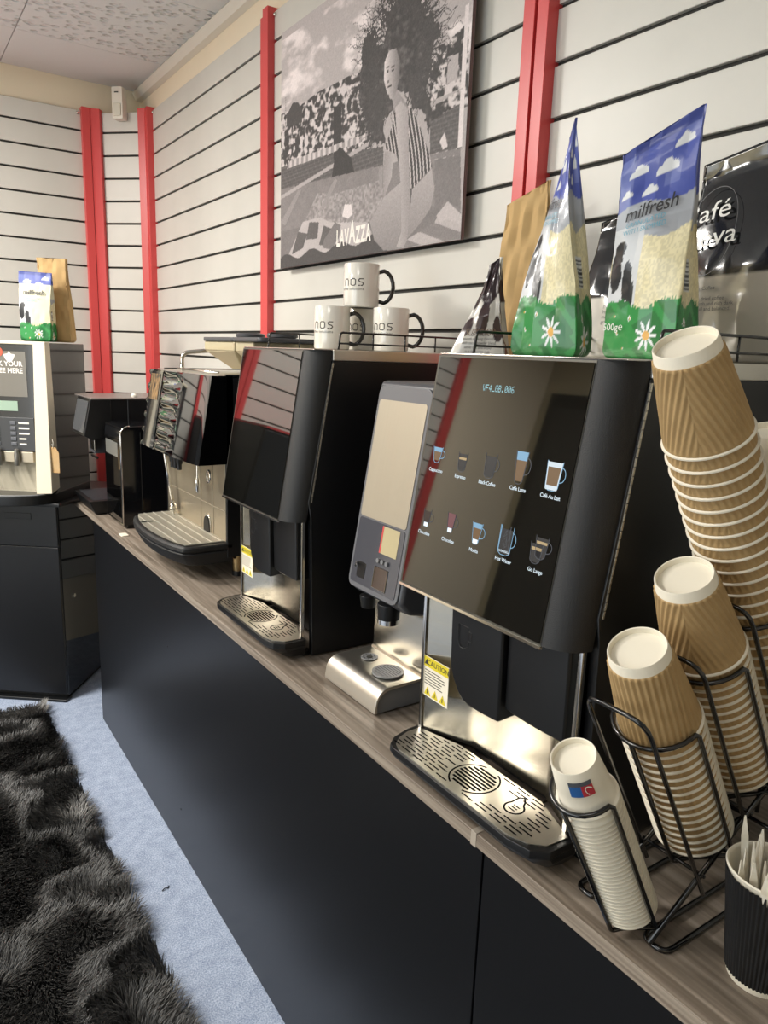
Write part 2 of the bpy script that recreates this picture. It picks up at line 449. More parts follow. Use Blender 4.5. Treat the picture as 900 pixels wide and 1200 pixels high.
# ------------------------------------------------------------------ touch screen coffee machine (and its twin)
def vend(loc, label):
    t = thing('coffee_machine', loc, label, 'coffee machine')
    W = .34; T = .6385
    zx = lambda z: -.02 + (.035+.02)*(z-.2945)/(.0+.344) if False else None
    # slanted door plane: x=-.063 at z=.2945 ; x=-.008 at z=.6385
    def fx(z): return -.063 + (z-.2945)*(.055/.344)
    side = [(-.005, 0.004), (-.012, .30), (-.018, .335), (fx(.6165)+.043, .6165), (.40, .6165), (.40, 0.004)]
    obj('side_panel', MB().prism(side, 'y', 0, .014), M_black, t, bevel=.0015)
    obj('side_panel', MB().prism(side, 'y', W-.014, W), M_black, t, bevel=.0015)
    core = [(.06, .30), (-.014, .336), (fx(.6165)+.046, .6165), (.39, .6165), (.39, .002), (.06, .002)]
    obj('body', MB().prism(core, 'y', .014, W-.014), M_black, t)
    # stainless lid with front lip
    lid = obj('top_cover', MB().prism([(fx(.6165)+.044, .6165), (fx(.6345)+.041, .6385), (.40, .6385), (.40, .6165)], 'y', -.001, W+.001), M_steel, t, bevel=.002)
    # recessed steel back
    a = MB(); pl = [(-.022, .326), (.006, .25), (.012, .235), (.012, .085), (.004, .07), (-.022, .014)]
    vs = []
    for x, y in pl:
        vs += [(x, y, .045), (x, y, .345)]
    a.add(vs, [(2*i, 2*i+2, 2*i+3, 2*i+1) for i in range(len(pl)-1)])
    obj('steel_backplate', a, M_steel_v, t, smooth=50)
    obj('steel_trim', MB().box(-.026, .322, .03, -.018, .329, .34), M_steel_p, t, bevel=.001)
    obj('steel_trim', MB().box(-.026, .012, .03, -.018, .019, .34), M_steel_p, t, bevel=.001)
    st = obj('caution_sticker', MB().box(-.0236, .262, .1055, -.0226, .325, .172), M_white, t)
    # (sticker follows the angled flank)
    # door
    door_z0, door_z1 = .2945, .6365
    def sect(z, inset=0, y1=.341):
        x = fx(z)
        return [(x+inset, y1-.004), (x+inset+.004, y1), (x+.042, y1)] + [(x+.042, .003)] + [(x+.042-.036*math.sin(R(q))+.0-.006*(q/90), .003+.043*(1-math.cos(R(q)))) for q in range(0, 91, 10)]
    lo = [(x, y, door_z0+.0) for x, y in sect(door_z0)]; hi = [(x, y, door_z1) for x, y in sect(door_z1)]
    d = obj('door', MB().hull(lo, hi), M_black_tex, t, smooth=30)
    def P(s, h, off):   # s from the left edge, h up the slanted face
        k = h/.3484
        return (-.063+.055*k - off*.987, .34-s, .2945+.344*k + off*.158)
    def quad(s0, h0, s1, h1, off, th=.0012, mb=None):
        mb = mb or MB()
        return mb.hull([P(s0, h0, off), P(s1, h0, off), P(s1, h1, off), P(s0, h1, off)], [P(s0, h0, off+th), P(s1, h0, off+th), P(s1, h1, off+th), P(s0, h1, off+th)])
    obj('door_frame', quad(-.002, -.003, .2935, .3455, -.003, .0036), mat('door_edge', '55544f', .3, metal=.7), d)
    obj('screen_glass', quad(.0035, .0025, .292, .3425, .0006, .0014), M_glass_black, t)
    obj('bottom_trim', quad(-.002, -.0045, .2935, -.001, -.003, .0052), M_steel_p, d)
    obj('top_trim', MB().box(fx(.6365), .004, .6363, fx(.6365)+.045, .341, .6388), M_steel_p, d, bevel=.0008)
    # hinge
    h = MB()
    for k in range(26):
        z = .335 + k*.0107
        xx = fx(z)+.0445
        h.hull([(xx-.0015, -.0014, z), (xx+.0012, -.0014, z), (xx+.0012, .004, z), (xx-.0015, .004, z)],
               [(xx-.0015+.0015, -.0014, z+.0098), (xx+.0012+.0015, -.0014, z+.0098), (xx+.0012+.0015, .004, z+.0098), (xx, .004, z+.0098)])
    obj('hinge', h, mat('hinge_steel', 'cfc7b6', .25, metal=.8), t)
    # dispenser head: two curved black blocks meeting in a crease
    def blk(y0, y1, xf, zb, edge):
        # profile across y : rounded lower outer corner
        n = 9; mb = MB(); fr = []; bk = []
        for i in range(n+1):
            q = i/n; y = y0+(y1-y0)*q
            e = abs(q-edge)
            zz = zb + .045*max(0, (.45-e)/.45)**2.2
            x = xf - .012*math.sin(PI*min(1, q*.5+.25))
            fr.append((x, y, zz)); bk.append((x, y, zz))
        top = [(f[0]-.004, f[1], .345) for f in fr]
        back = [(.02, f[1], f[2]+.004) for f in fr]; bt = [(.02, f[1], .345) for f in fr]
        vs = fr+top+back+bt; m_ = n+1; fs = []
        for i in range(n):
            fs += [(i, i+1, m_+i+1, m_+i), (2*m_+i, 3*m_+i, 3*m_+i+1, 2*m_+i+1), (i, 2*m_+i, 2*m_+i+1, i+1), (m_+i, m_+i+1, 3*m_+i+1, 3*m_+i)]
        fs += [(0, m_, 3*m_, 2*m_), (n, 2*m_+n, 3*m_+n, m_+n)]
        return mb.add(vs, fs)
    hd = obj('dispenser_head', blk(.135, .243, -.03, .145, 1.0), M_black, t, smooth=40, bevel=.003)
    obj('dispenser_head', blk(.025, .133, -.022, .165, 0.0 if False else 9), M_black, t, smooth=40, bevel=.003)
    obj('cup_emblem', MB().tube([(-.044, y, z) for y, z in ((.222, .235), (.222, .262), (.2, .262), (.2, .233), (.208, .228), (.216, .228))], .0006, 5, closed=True).tube([(-.044, .2, .256), (-.044, .193, .256), (-.044, .193, .242), (-.044, .2, .242)], .0006, 5), M_black_tex, hd)
    # drip tray
    out = [(-.098, .055)] + arc(-.078, .018, .02, 225, 250, 1)[:0] + [(-.098, .045), (-.09, .012), (-.07, -.004), (-.022, -.004), (-.02, .0), (-.02, .335), (-.03, .335), (-.045, .334), (-.078, .324), (-.094, .31), (-.098, .296)]
    tb = obj('drip_tray', MB().hull([((x+.034) if x < -.05 else x, max(y, .006), .008) for x, y in out], [((x+.006) if x < -.05 else x, y, .026) for x, y in out]).hull([((x+.006) if x < -.05 else x, y, .026) for x, y in out], [(x, y, .034) for x, y in out]).hull([(x, y, .034) for x, y in out], [(x+.001 if x < -.03 else x, y, .0445) for x, y in out]), M_black, t, bevel=.002)
    ins = [(-.093, .058), (-.092, .046), (-.083, .022), (-.066, .006), (-.03, .004), (-.004, .075), (-.004, .245), (-.026, .325), (-.05, .324), (-.074, .315), (-.088, .302), (-.093, .288)]
    tr = obj('tray_grille', MB().prism(ins, 'z', .0448, .0462), M_steel, t)
    sl = MB(); z0, z1 = .04605, .04645
    def slot(x, ya, yb, ww=.0022): sl.box(x-ww/2, ya, z0, x+ww/2, yb, z1)
    rs = random.Random(3)
    # staggered slots as stamped in the plate; they keep clear of the round target and the drop
    edge_l = lambda x: .312 - max(0, x+.030)*2.9
    edge_r = lambda x: .026 + max(0, x+.030)*1.7 + max(0, -.075-x)*1.3
    for c, x in enumerate([-.084, -.0765, -.069, -.0615, -.054, -.0465, -.039, -.0315, -.024, -.0165, -.009]):
        y = edge_r(x) + (.011 if c % 2 else .003)
        while y < edge_l(x)-.012:
            y1 = min(y+.0225, edge_l(x)); ym = (y+y1)/2
            d1 = math.hypot(x+.046, max(0, abs(ym-.166)-(y1-y)/2)); d2 = math.hypot(x+.046, max(0, abs(ym-.088)-(y1-y)/2))
            if d1 > .040 and d2 > .021: slot(x, y, y1)
            y += .0285
    # round target
    cx, cy = -.046, .166
    for a0, a1 in ((20, 160), (200, 340)):
        pts = arc(cx, cy, .0365, a0, a1, 16)
        for p, q in zip(pts[:-1], pts[1:]):
            dx, dy = q[0]-p[0], q[1]-p[1]; l = math.hypot(dx, dy); nx, ny = -dy/l*.0013, dx/l*.0013
            sl.prism([(p[0]-nx, p[1]-ny), (q[0]-nx, q[1]-ny), (q[0]+nx, q[1]+ny), (p[0]+nx, p[1]+ny)], 'z', z0, z1)
    for k in range(-4, 5):
        d_ = k*.0065; hh = math.sqrt(max(0, .031**2-d_*d_))
        sl.box(cx+d_-.0019, cy-hh, z0, cx+d_+.0019, cy+hh, z1)
    # drop emblem
    cx2, cy2 = -.046, .088
    drop = []
    for k in range(24):
        a = 2*PI*k/24; rr = .0135 + .016*max(0, math.cos(a-R(-20)))**14
        drop.append((cx2+rr*math.cos(a), cy2-.003-rr*math.sin(a)))
    for p, q in zip(drop, drop[1:]+drop[:1]):
        dx, dy = q[0]-p[0], q[1]-p[1]; l = math.hypot(dx, dy)+1e-9; nx, ny = -dy/l*.0013, dx/l*.0013
        sl.prism([(p[0]-nx, p[1]-ny), (q[0]-nx, q[1]-ny), (q[0]+nx, q[1]+ny), (p[0]+nx, p[1]+ny)], 'z', z0, z1)
    for k in (-1, 0, 1): sl.box(cx2+k*.005-.001, cy2-.0085, z0, cx2+k*.005+.001, cy2+.003, z1)
    obj('slot_pattern', sl, mat('slot_black', '060606', .9, spec=.1), tr)['kind'] = 'stuff'
    for x in (-.07, .36):
        for y in (.03, W-.03): obj('foot', MB().cyl((x+.06 if x < 0 else x, y, 0), (x+.06 if x < 0 else x, y, .008), .014), M_black, t)
    # rails along both sides of the top
    for y in (.008, W-.008):
        r_ = MB(); x0, x1 = .05, .385
        r_.tube(fillet([(x0-.002, y, .638), (x0+.003, y, .672), (x1-.003, y, .672), (x1, y, .638)], .006), .0022, 7)
        r_.tube([(x0, y, .651), (x1, y, .651)], .0018, 7)
        for x in (.13, .21, .29): r_.tube([(x, y, .640), (x, y, .672)], .0018, 6)
        obj('rail', r_, M_wire, t, smooth=True)
    t['_q'] = 0; del t['_q']
    return t, st, P
V1, stick1, VP = vend((.70, .540, ZC), 'large black coffee machine with lit drink menu screen, nearest to camera')
V2 = dup(V1)
V2.location = (.712, 1.288, ZC); V2['label'] = 'black coffee machine with unlit glossy door and mugs standing on it'

# sticker print
def sticker_print(parent):
    x = -.0239
    obj('sticker_header', MB().box(x-.0001, .2625, .155, x+.0002, .3245, .1715), mat('yellow_print', 'd8c62e', .5), parent)
    tm = text_mb('CAUTION', .0118, 'CENTER'); obj('sticker_writing', place(tm, (x-.0004, .288, .163), (0, -1, 0), (0, 0, 1)), M_dark, parent)
    tm = text_mb('!', .01, 'CENTER')
    for yy, za, zb, hw, xo in ((.312, .108, .122, .0082, 0), (.293, .108, .122, .0082, 0), (.274, .108, .122, .0082, 0)):
        obj('warning_triangle', MB().prism([(yy+hw, za), (yy-hw, za), (yy, zb)], 'x', x-.0002, x+.0002), mat('yellow_print', 'd8c62e', .5), parent)
    obj('warning_triangle', MB().prism([(.321, .159), (.311, .159), (.316, .168)], 'x', x-.0008, x-.0003), M_dark, parent)
    ln = MB()
    for k in range(6): ln.box(x-.0002, .268+rng.uniform(0, .012), .1265+k*.0045, x+.0001, .32, .1277+k*.0045)
    for k in range(3): ln.box(x-.0005, .3112-.019*k, .1105, x-.0001, .3128-.019*k, .117)
    obj('sticker_text_lines', ln, M_dark, parent)
sticker_print(stick1)
for c in V2.children:
    if c.name.startswith('caution_sticker'): sticker_print(c)

# lit menu on the near machine
def emis(name, c, s): return mat(name, '000000', .5, emit=c, estr=s)
E_white = emis('screen_white', 'e6f6ff', 1.0); E_blue = emis('screen_blue', '9fd8ff', .5); E_tan = emis('screen_tan', 'b98a52', .28)
E_brown = emis('screen_brown', '6b4a36', .16); E_pink = emis('screen_pink', 'b97078', .3); E_dim = emis('screen_dim', '8a93a5', .16)
E_cream = emis('screen_cream', 'e8c890', .5); E_glassy = emis('screen_glass_dark', '3a3a44', .12); E_milk = emis('screen_milk', 'e8f6ff', .7)
screen = [c for c in V1.children if c.name.startswith('screen_glass')][0]
def scr_poly(pts, off, mb): # flat print just above glass
    n = len(pts); return mb.add([VP(p[0], p[1], off) for p in pts], [tuple(range(n))])
def menu():
    cur = {}
    def flush():
        obj_multi('drink_icon', list(cur.values()), screen); cur.clear()
    def A(mt, pts, off=.0022): cur.setdefault(mt.name, (mt, MB())); scr_poly(pts, off, cur[mt.name][1])
    def stroke(mt, pts, wd=.0008, off=.0023, closed=False):
        P2 = pts+[pts[0]] if closed else pts
        for p, q in zip(P2[:-1], P2[1:]):
            dx, dy = q[0]-p[0], q[1]-p[1]; l = math.hypot(dx, dy)+1e-9; nx, ny = -dy/l*wd/2, dx/l*wd/2
            A(mt, [(p[0]-nx, p[1]-ny), (q[0]-nx, q[1]-ny), (q[0]+nx, q[1]+ny), (p[0]+nx, p[1]+ny)], off)
    def glass(cx, cy, w0, w1, h, fills, handle=True, outline=E_dim, foot=False):
        # w0 bottom width, w1 top width; fills list (f0,f1,mat)
        wd = lambda f: (w0+(w1-w0)*f)/2
        for f0, f1, m_ in fills:
            A(m_, [(cx-wd(f0), cy-h/2+h*f0), (cx+wd(f0), cy-h/2+h*f0), (cx+wd(f1), cy-h/2+h*f1), (cx-wd(f1), cy-h/2+h*f1)])
        stroke(outline, [(cx-w1/2-.0012, cy+h/2+.001), (cx-w0/2-.001, cy-h/2+.002), (cx-w0/4, cy-h/2-.0015), (cx+w0/4, cy-h/2-.0015), (cx+w0/2+.001, cy-h/2+.002), (cx+w1/2+.0012, cy+h/2+.001)], .0009)
        if handle:
            stroke(outline, [(cx+w1/2, cy+h*.33)] + [(cx+w1/2+.001+.0065*math.sin(R(a)), cy+h*.05+h*.26*math.cos(R(a))) for a in range(0, 181, 20)] + [(cx+w0/2+.001, cy-h*.24)], .001)
        if foot: A(E_white, [(cx-w0/2, cy-h/2-.001), (cx+w0/2, cy-h/2-.001), (cx+w0/2, cy-h/2+.005), (cx-w0/2, cy-h/2+.005)], .0024)
    glass(.036, .201, .011, .019, .021, [(.1, .7, E_tan), (.7, 1, E_blue)], outline=E_blue, foot=False)
    flush()
    glass(.093, .198, .012, .017, .025, [(0, .62, E_glassy), (.62, .75, E_cream), (.75, .95, E_glassy)], handle=False)
    flush()
    glass(.150, .201, .016, .020, .031, [(0, .9, E_glassy)])
    flush()
    glass(.206, .207, .012, .020, .040, [(.05, .72, E_tan), (.72, 1, E_blue)], outline=E_dim)
    flush()
    glass(.263, .205, .018, .023, .034, [(0, .14, E_milk), (.14, .8, E_tan), (.8, .98, E_milk)], outline=E_blue)
    stroke(E_milk, [(.2515, .222), (.254, .188), (.272, .188), (.2745, .222)], .0014, .0025)
    flush()
    glass(.037, .107, .009, .015, .024, [(.2, .9, E_brown)], foot=True)
    flush()
    glass(.092, .111, .009, .016, .026, [(.2, 1, E_pink)], foot=True)
    flush()
    glass(.148, .108, .010, .018, .027, [(.15, .75, E_tan), (.75, 1, E_blue)], foot=True, outline=E_blue)
    flush()
    glass(.204, .111, .020, .022, .036, [(0, .9, E_glassy)], outline=E_blue)
    A(E_white, [(.193, .095), (.215, .095), (.215, .098), (.193, .098)])
    stroke(E_blue, [(.1935, .13), (.1935, .096)], .0013); stroke(E_dim, [(.21, .13), (.212, .096)], .0012)
    for k in range(14): stroke(E_dim, [(.198+rng.uniform(0, .012), .1+rng.uniform(0, .026)), (.199+rng.uniform(0, .012), .101+rng.uniform(0, .026))], .0006)
    flush()
    glass(.266, .116, .014, .019, .026, [(0, .65, E_glassy), (.65, .78, E_cream), (.78, .95, E_glassy)])
    glass(.259, .108, .014, .018, .024, [(0, .62, E_glassy), (.62, .78, E_cream), (.78, .95, E_glassy)], handle=False, outline=E_dim)
    flush()
    lab = [('Cappuccino', .038, .178), ('Espresso', .094, .177), ('Black Coffee', .150, .177), ('Caffe Latte', .208, .179), ('Caf\u00e9 Au Lait', .264, .179),
           ('Chocolate', .036, .084), ('Chocolate', .092, .085), ('Mocha', .148, .084), ('Hot Water', .206, .085), ('Go Large', .263, .086)]
    for s_, a, b in lab:
        tm = text_mb(s_, .0072, 'CENTER', spacing=.92)
        tm.v = [tuple(VP(a+v[0], b+v[1], .0023)) for v in tm.v]
        obj('menu_writing', tm, E_white, screen)
    # dot-matrix line
    F = {'V': '10001,10001,10001,10001,01010,01010,00100', 'F': '11111,10000,10000,11110,10000,10000,10000', '4': '00010,00110,01010,10010,11111,00010,00010',
         '_': '00000,00000,00000,00000,00000,00000,11111', 'G': '01110,10001,10000,10111,10001,10001,01110', 'B': '11110,10001,10001,11110,10001,10001,11110',
         '.': '00000,00000,00000,00000,00000,01100,01100', '0': '01110,10001,10011,10101,11001,10001,01110', '6': '00110,01000,10000,11110,10001,10001,01110'}
    mb = MB(); px_ = .00092; s0 = .108
    for ci, ch in enumerate('VF4_GB.006'):
        for ry, row in enumerate(F[ch].split(',')):
            for rx, b in enumerate(row):
                if b == '1':
                    x = s0+ci*.0062+rx*.00102; y = .3065-ry*.0013
                    mb.add([VP(x, y, .0022), VP(x+px_, y, .0022), VP(x+px_, y+.0011, .0022), VP(x, y+.0011, .0022)], [(0, 1, 2, 3)])
    obj('menu_writing', mb, emis('screen_cyan', '9ad6e0', .8), screen)
menu()

# ------------------------------------------------------------------ colour-printed grids
def color_mesh(name, verts, faces, cols, m, parent=None, smooth=True):
    me = bpy.data.meshes.new(name); me.from_pydata([tuple(v) for v in verts], [], faces)
    a = me.color_attributes.new('print', 'FLOAT_COLOR', 'POINT')
    c = np.ones((len(verts), 4)); c[:, :3] = np.array(cols)[:, :3]
    a.data.foreach_set('color', c.ravel())
    me.materials.append(m)
    if smooth: me.polygons.foreach_set('use_smooth', [True]*len(me.polygons))
    me.update(); o = bpy.data.objects.new(name, me); return link(o, parent)
def lin(c): return np.array(srgb(c)[:3])
def inpoly(X, Y, poly):
    c = np.zeros(X.shape, bool); n = len(poly)
    for i in range(n):
        x0, y0 = poly[i]; x1, y1 = poly[(i+1) % n]
        if y0 == y1: continue
        c ^= ((y0 > Y) != (y1 > Y)) & (X < (x1-x0)*(Y-y0)/(y1-y0)+x0)
    return c
def vnoise(X, Y, sc, seed=0, octs=3):
    out = np.zeros(X.shape); amp = 1; tot = 0
    for o in range(octs):
        r_ = np.random.default_rng(seed+o); T = r_.random((257, 257))
        x = (X*sc*2**o) % 256; y = (Y*sc*2**o) % 256
        xi = x.astype(int); yi = y.astype(int); fx = x-xi; fy = y-yi
        fx = fx*fx*(3-2*fx); fy = fy*fy*(3-2*fy)
        v = (T[yi, xi]*(1-fx)+T[yi, xi+1]*fx)*(1-fy)+(T[yi+1, xi]*(1-fx)+T[yi+1, xi+1]*fx)*fy
        out += v*amp; tot += amp; amp *= .5
    return out/tot

# ------------------------------------------------------------------ wall canvas
PP = dict(
 hair=[(0.633, 0.705), (0.557, 0.787), (0.533, 0.753), (0.501, 0.699), (0.492, 0.635), (0.524, 0.557), (0.554, 0.458), (0.59, 0.403), (0.633, 0.364), (0.653, 0.452), (0.673, 0.521), (0.741, 0.511), (0.788, 0.445), (0.849, 0.356), (0.873, 0.39), (0.841, 0.479), (0.844, 0.547), (0.853, 0.622), (0.834, 0.716), (0.796, 0.79), (0.68, 0.84), (0.652, 0.791)],
 face=[(0.634, 0.657), (0.654, 0.688), (0.688, 0.682), (0.708, 0.635), (0.708, 0.584), (0.698, 0.545), (0.681, 0.524), (0.652, 0.548), (0.633, 0.598)],
 neck=[(0.673, 0.532), (0.702, 0.544), (0.719, 0.518), (0.758, 0.469), (0.745, 0.447), (0.691, 0.474)],
 suit=[(0.685, 0.491), (0.685, 0.443), (0.649, 0.364), (0.706, 0.33), (0.744, 0.235), (0.787, 0.196), (0.829, 0.225), (0.871, 0.249), (0.852, 0.305), (0.812, 0.386), (0.773, 0.459), (0.742, 0.489)],
 armfar=[(0.65, 0.355), (0.693, 0.335), (0.688, 0.258), (0.653, 0.192), (0.642, 0.279)],
 arm=[(0.692, 0.489), (0.72, 0.502), (0.755, 0.465), (0.766, 0.315), (0.781, 0.163), (0.773, 0.028), (0.756, 0.002), (0.722, 0.008), (0.744, 0.059), (0.737, 0.193), (0.714, 0.339)],
 thigh=[(0.652, 0.195), (0.741, 0.235), (0.787, 0.196), (0.869, 0.244), (0.886, 0.179), (0.87, 0.115), (0.823, 0.07), (0.767, 0.028), (0.757, -0.005), (0.658, 0.005), (0.609, 0.049), (0.583, 0.118)],
 hipdark=[(0.744, 0.235), (0.787, 0.196), (0.782, 0.141), (0.77, 0.078)],
 hill=[(-0.002, 0.672), (0.136, 0.664), (0.265, 0.68), (0.458, 0.675), (0.562, 0.661), (0.575, 0.373), (0.001, 0.446)],
 hillr=[(0.84, 0.617), (0.91, 0.619), (0.987, 0.644), (1.004, 0.399), (0.853, 0.395)],
 wallband=[(0.001, 0.446), (0.001, 0.349), (0.644, 0.3), (0.641, 0.373), (0.353, 0.416)],
 bldg=[(0.853, 0.395), (0.975, 0.418), (0.984, 0.282), (0.859, 0.293)],
 ledge=[(0.001, 0.351), (0.628, 0.31), (0.982, 0.282), (0.983, 0.262), (0.88, 0.272), (0.89, 0.122), (0.651, 0.164), (0.003, 0.164)],
 roofl=[(0.002, 0.334), (0.005, 0.002), (1.001, 0.001), (0.983, 0.262), (0.645, 0.289)],
 mat1=[(0.168, 0.168), (0.265, 0.284), (0.398, 0.258), (0.622, 0.26), (0.657, 0.208), (0.595, 0.116), (0.382, 0.149)],
 cloth=[(0.038, 0.024), (0.167, 0.182), (0.288, 0.182), (0.351, 0.153), (0.569, 0.12), (0.606, 0.055), (0.658, 0.005), (0.386, 0.021), (0.1, 0.017)],
 clothr=[(0.658, 0.005), (0.767, 0.028), (0.893, 0.07), (0.928, 0.136), (0.994, 0.094), (1.001, 0.001)],
 clothr2=[(0.898, 0.09), (0.942, 0.128), (0.998, 0.078), (1.0, 0.043), (0.945, 0.072), (0.913, 0.066)],
 st1=[(0.133, 0.146), (0.202, 0.129), (0.169, 0.072), (0.087, 0.054)],
 st2=[(0.213, 0.175), (0.278, 0.165), (0.269, 0.1), (0.192, 0.104)],
 st3=[(0.31, 0.147), (0.403, 0.108), (0.375, 0.048), (0.281, 0.072)],
 beam1=[(0.003, 0.207), (0.13, 0.323), (0.153, 0.319), (0.036, 0.188)],
 beam2=[(0.347, 0.293), (0.376, 0.318), (0.392, 0.308), (0.309, 0.211), (0.288, 0.215)],
 beam3=[(0.62, 0.306), (0.641, 0.303), (0.64, 0.211), (0.629, 0.214)],
 shoe=[(0.312, 0.088), (0.382, 0.149), (0.418, 0.131), (0.407, 0.082), (0.355, 0.044), (0.307, 0.056)],
 cup=[(0.424, 0.164), (0.438, 0.208), (0.476, 0.201), (0.486, 0.163), (0.459, 0.151)],
 shadow=[(0.373, 0.411), (0.402, 0.434), (0.469, 0.376), (0.49, 0.318), (0.356, 0.328)],
 tower=[(0.358, 0.596), (0.406, 0.581), (0.411, 0.426), (0.364, 0.388)],
 dome=[(0.042, 0.652), (0.085, 0.692), (0.124, 0.683), (0.154, 0.639), (0.155, 0.594), (0.043, 0.606)],
 roofw=[(0.045, 0.429), (0.069, 0.458), (0.555, 0.441), (0.556, 0.418)],
 pillar=[(0.972, 0.695), (0.987, 0.698), (0.988, 0.285), (0.969, 0.285)],
 white1=[(0.897, 0.323), (0.915, 0.348), (0.931, 0.3), (0.912, 0.295)],
 sh2=[(0.914, 0.571), (0.957, 0.569), (0.956, 0.49), (0.916, 0.492)],
 logo=[(0.393, 0.109), (0.586, 0.105), (0.589, 0.052), (0.395, 0.052)],
 brow=[(0.635, 0.662), (0.655, 0.659), (0.656, 0.654), (0.635, 0.657)],
)
def canvas():
    t = thing('canvas_print', (1.105, 1.356, CH+.254), 'large black and white canvas print of a kneeling woman in striped swimsuit', 'picture')
    Wd, Hh = .907, .681
    obj('stretcher_frame', MB().box(.0008, 0, 0, .010, Wd, Hh), mat('canvas_edge', '6e5a58', .8), t, bevel=.001)
    obj('spacer_block', MB().box(.009, .07, .05, .036, Wd-.07, Hh-.05), M_groove, t)
    nx, ny = 420, 315
    u = np.linspace(0, 1, nx); v = np.linspace(0, 1, ny); U, V = np.meshgrid(u, v)
    g = .56 + .10*V + 0*U
    cn = vnoise(U*1.3+.9*V, V*2.2-U*.6, 7, 3, 4); cloud = np.clip((cn-.5)*5, 0, 1)*(V > .55)*(V < .97)
    g = g + cloud*.22
    town = vnoise(U, V, 60, 11, 2); tw2 = (np.sin(U*310+3*np.sin(V*60)) > .2)*.25+(np.sin(V*240+U*40) > .3)*.2
    townc = np.clip((town-.5)*3+.35+tw2-.2, .16, .74)
    def fill(k, val):
        nonlocal g
        m = inpoly(U, V, PP[k]); g = np.where(m, val, g)
    for k in ('hill', 'hillr'): fill(k, townc)
    roof = .26+.05*(np.sin(V*420) > .4) + .04*(np.sin(U*200+np.floor(V*67)*2) > .8)
    fill('bldg', roof); fill('white1', .75); fill('sh2', .62); fill('wallband', roof-.01); fill('dome', .2)
    fill('tower', .14); fill('roofw', .62+.1*np.sign(np.sin(U*190))); fill('pillar', .8)
    rf = .36+.06*vnoise(U, V, 40, 5)
    fill('roofl', rf); fill('ledge', rf+.04)
    ed = np.abs(V-(.305+.155*(U)+.01)); g = np.where((ed < .008) & (V < .46) & (U < .99), .6, g)
    fill('shadow', .13)
    mt = .5+.1*(vnoise(U, V, 120, 9, 1)-.5)*2
    fill('mat1', mt)
    for k in ('beam1', 'beam2', 'beam3'): fill(k, .5)
    fill('cloth', .60+.08*vnoise(U, V, 14, 2)); fill('clothr', .42+.2*(np.sin(U*30+V*70) > .1)); fill('clothr2', .65)
    for k in ('st1', 'st2', 'st3'): fill(k, .28)
    wav = np.sin(U*34)*.014+.045+.02*U; g = np.where((V < wav) & (U < .72), .2, g)
    fill('shoe', .38); fill('cup', .78)
    # wind-blown hair: soft mass plus strands
    hn = vnoise(U, V, 55, 21, 3)
    m = inpoly(U+.05*(vnoise(U, V, 16, 30, 4)-.5)*2, V+.075*(vnoise(U, V, 16, 31, 4)-.5)*2, PP['hair'])
    g = np.where(m, .17+.2*np.clip(hn-.45, 0, 1)*2, g)
    rs = np.random.default_rng(5)
    def strand(x, y, a, n, wd):
        nonlocal g
        ph = rs.uniform(0, 6)
        for i in range(n):
            a += .22*math.sin(i*.35+ph); x += math.cos(a)*.0035; y += math.sin(a)*.0046
            xi = int(x*(nx-1)); yi = int(y*(ny-1))
            if 0 <= xi < nx-1 and 0 <= yi < ny-1:
                k = wd*(1-i/n)
                g[yi, xi] = .18
                if k > .6: g[yi, xi+1] = .2; g[yi+1, xi] = .22
    for k in range(420):
        a = rs.uniform(R(-60), R(245)); cx_, cy_ = .70, .66
        r0 = rs.uniform(.6, 1.15); strand(cx_+.13*r0*math.cos(a), cy_+.19*r0*math.sin(a), a+rs.uniform(-.4, .6), int(rs.uniform(14, 46)), 1)
    skin = .62
    def shade(k, base, ax, amt):
        m_ = inpoly(U, V, PP[k]); xs_ = U[m_] if ax == 'u' else V[m_]
        if not m_.any(): return
        q = (xs_-xs_.min())/(np.ptp(xs_)+1e-9); g[m_] = base - amt*q
    shade('armfar', .5, 'u', -.1); shade('thigh', .44, 'v', -.16); shade('hipdark', .3, 'u', .05)
    m = inpoly(U, V, PP['suit']); st = np.sin((U+.18*(V-.3))*430+np.sin(V*16)*2.2) > .55
    g = np.where(m, np.where(st, .72, .16), g)
    shade('neck', .55, 'u', .1); shade('arm', .66, 'u', .16); shade('face', .80, 'u', .42)
    F_ = lambda x0, y0, x1, y1, val: g.__setitem__((slice(int(y0*ny), int(y1*ny)+1), slice(int(x0*nx), int(x1*nx)+1)), val)
    F_(.645, .632, .655, .635, .34); F_(.668, .627, .682, .630, .3); F_(.648, .619, .654, .623, .2); F_(.671, .614, .680, .618, .16)
    F_(.652, .583, .659, .590, .35); F_(.653, .566, .671, .571, .15)
    g = g*.93+.085 + rs.normal(0, .02, g.shape); g = np.clip(g, .03, .95)
    rgb = np.stack([g*1.0, g*.955, g*.95], -1)
    rgb = np.where(rgb <= .04045, rgb/12.92, ((rgb+.055)/1.055)**2.4)*1.05+.012
    vs = np.stack([np.zeros(U.size), (1-U.ravel())*Wd, V.ravel()*Hh], -1)
    idx = np.arange(nx*ny).reshape(ny, nx)
    fc = np.stack([idx[:-1, :-1].ravel(), idx[:-1, 1:].ravel(), idx[1:, 1:].ravel(), idx[1:, :-1].ravel()], -1)
    color_mesh('printed_canvas', vs, fc.tolist(), rgb.reshape(-1, 3), attr_mat('print_matte', .6, .3), t, smooth=False)
    tm = MB(); x = 0
    for ch, sz, dy in (('L', 1, 0), ('A', 1, 0), ('V', 1, 0), ('A', 1.35, .15), ('Z', 1, 0), ('Z', 1, 0), ('A', 1, 0)):
        q = text_mb(ch, .062*sz, 'LEFT', bold=.0022); wdt = max(v[0] for v in q.v)-min(v[0] for v in q.v); x0 = min(v[0] for v in q.v)
        tm.add([(v[0]-x0+x, v[1]+dy*.062, 0) for v in q.v], q.f); x += wdt*.97
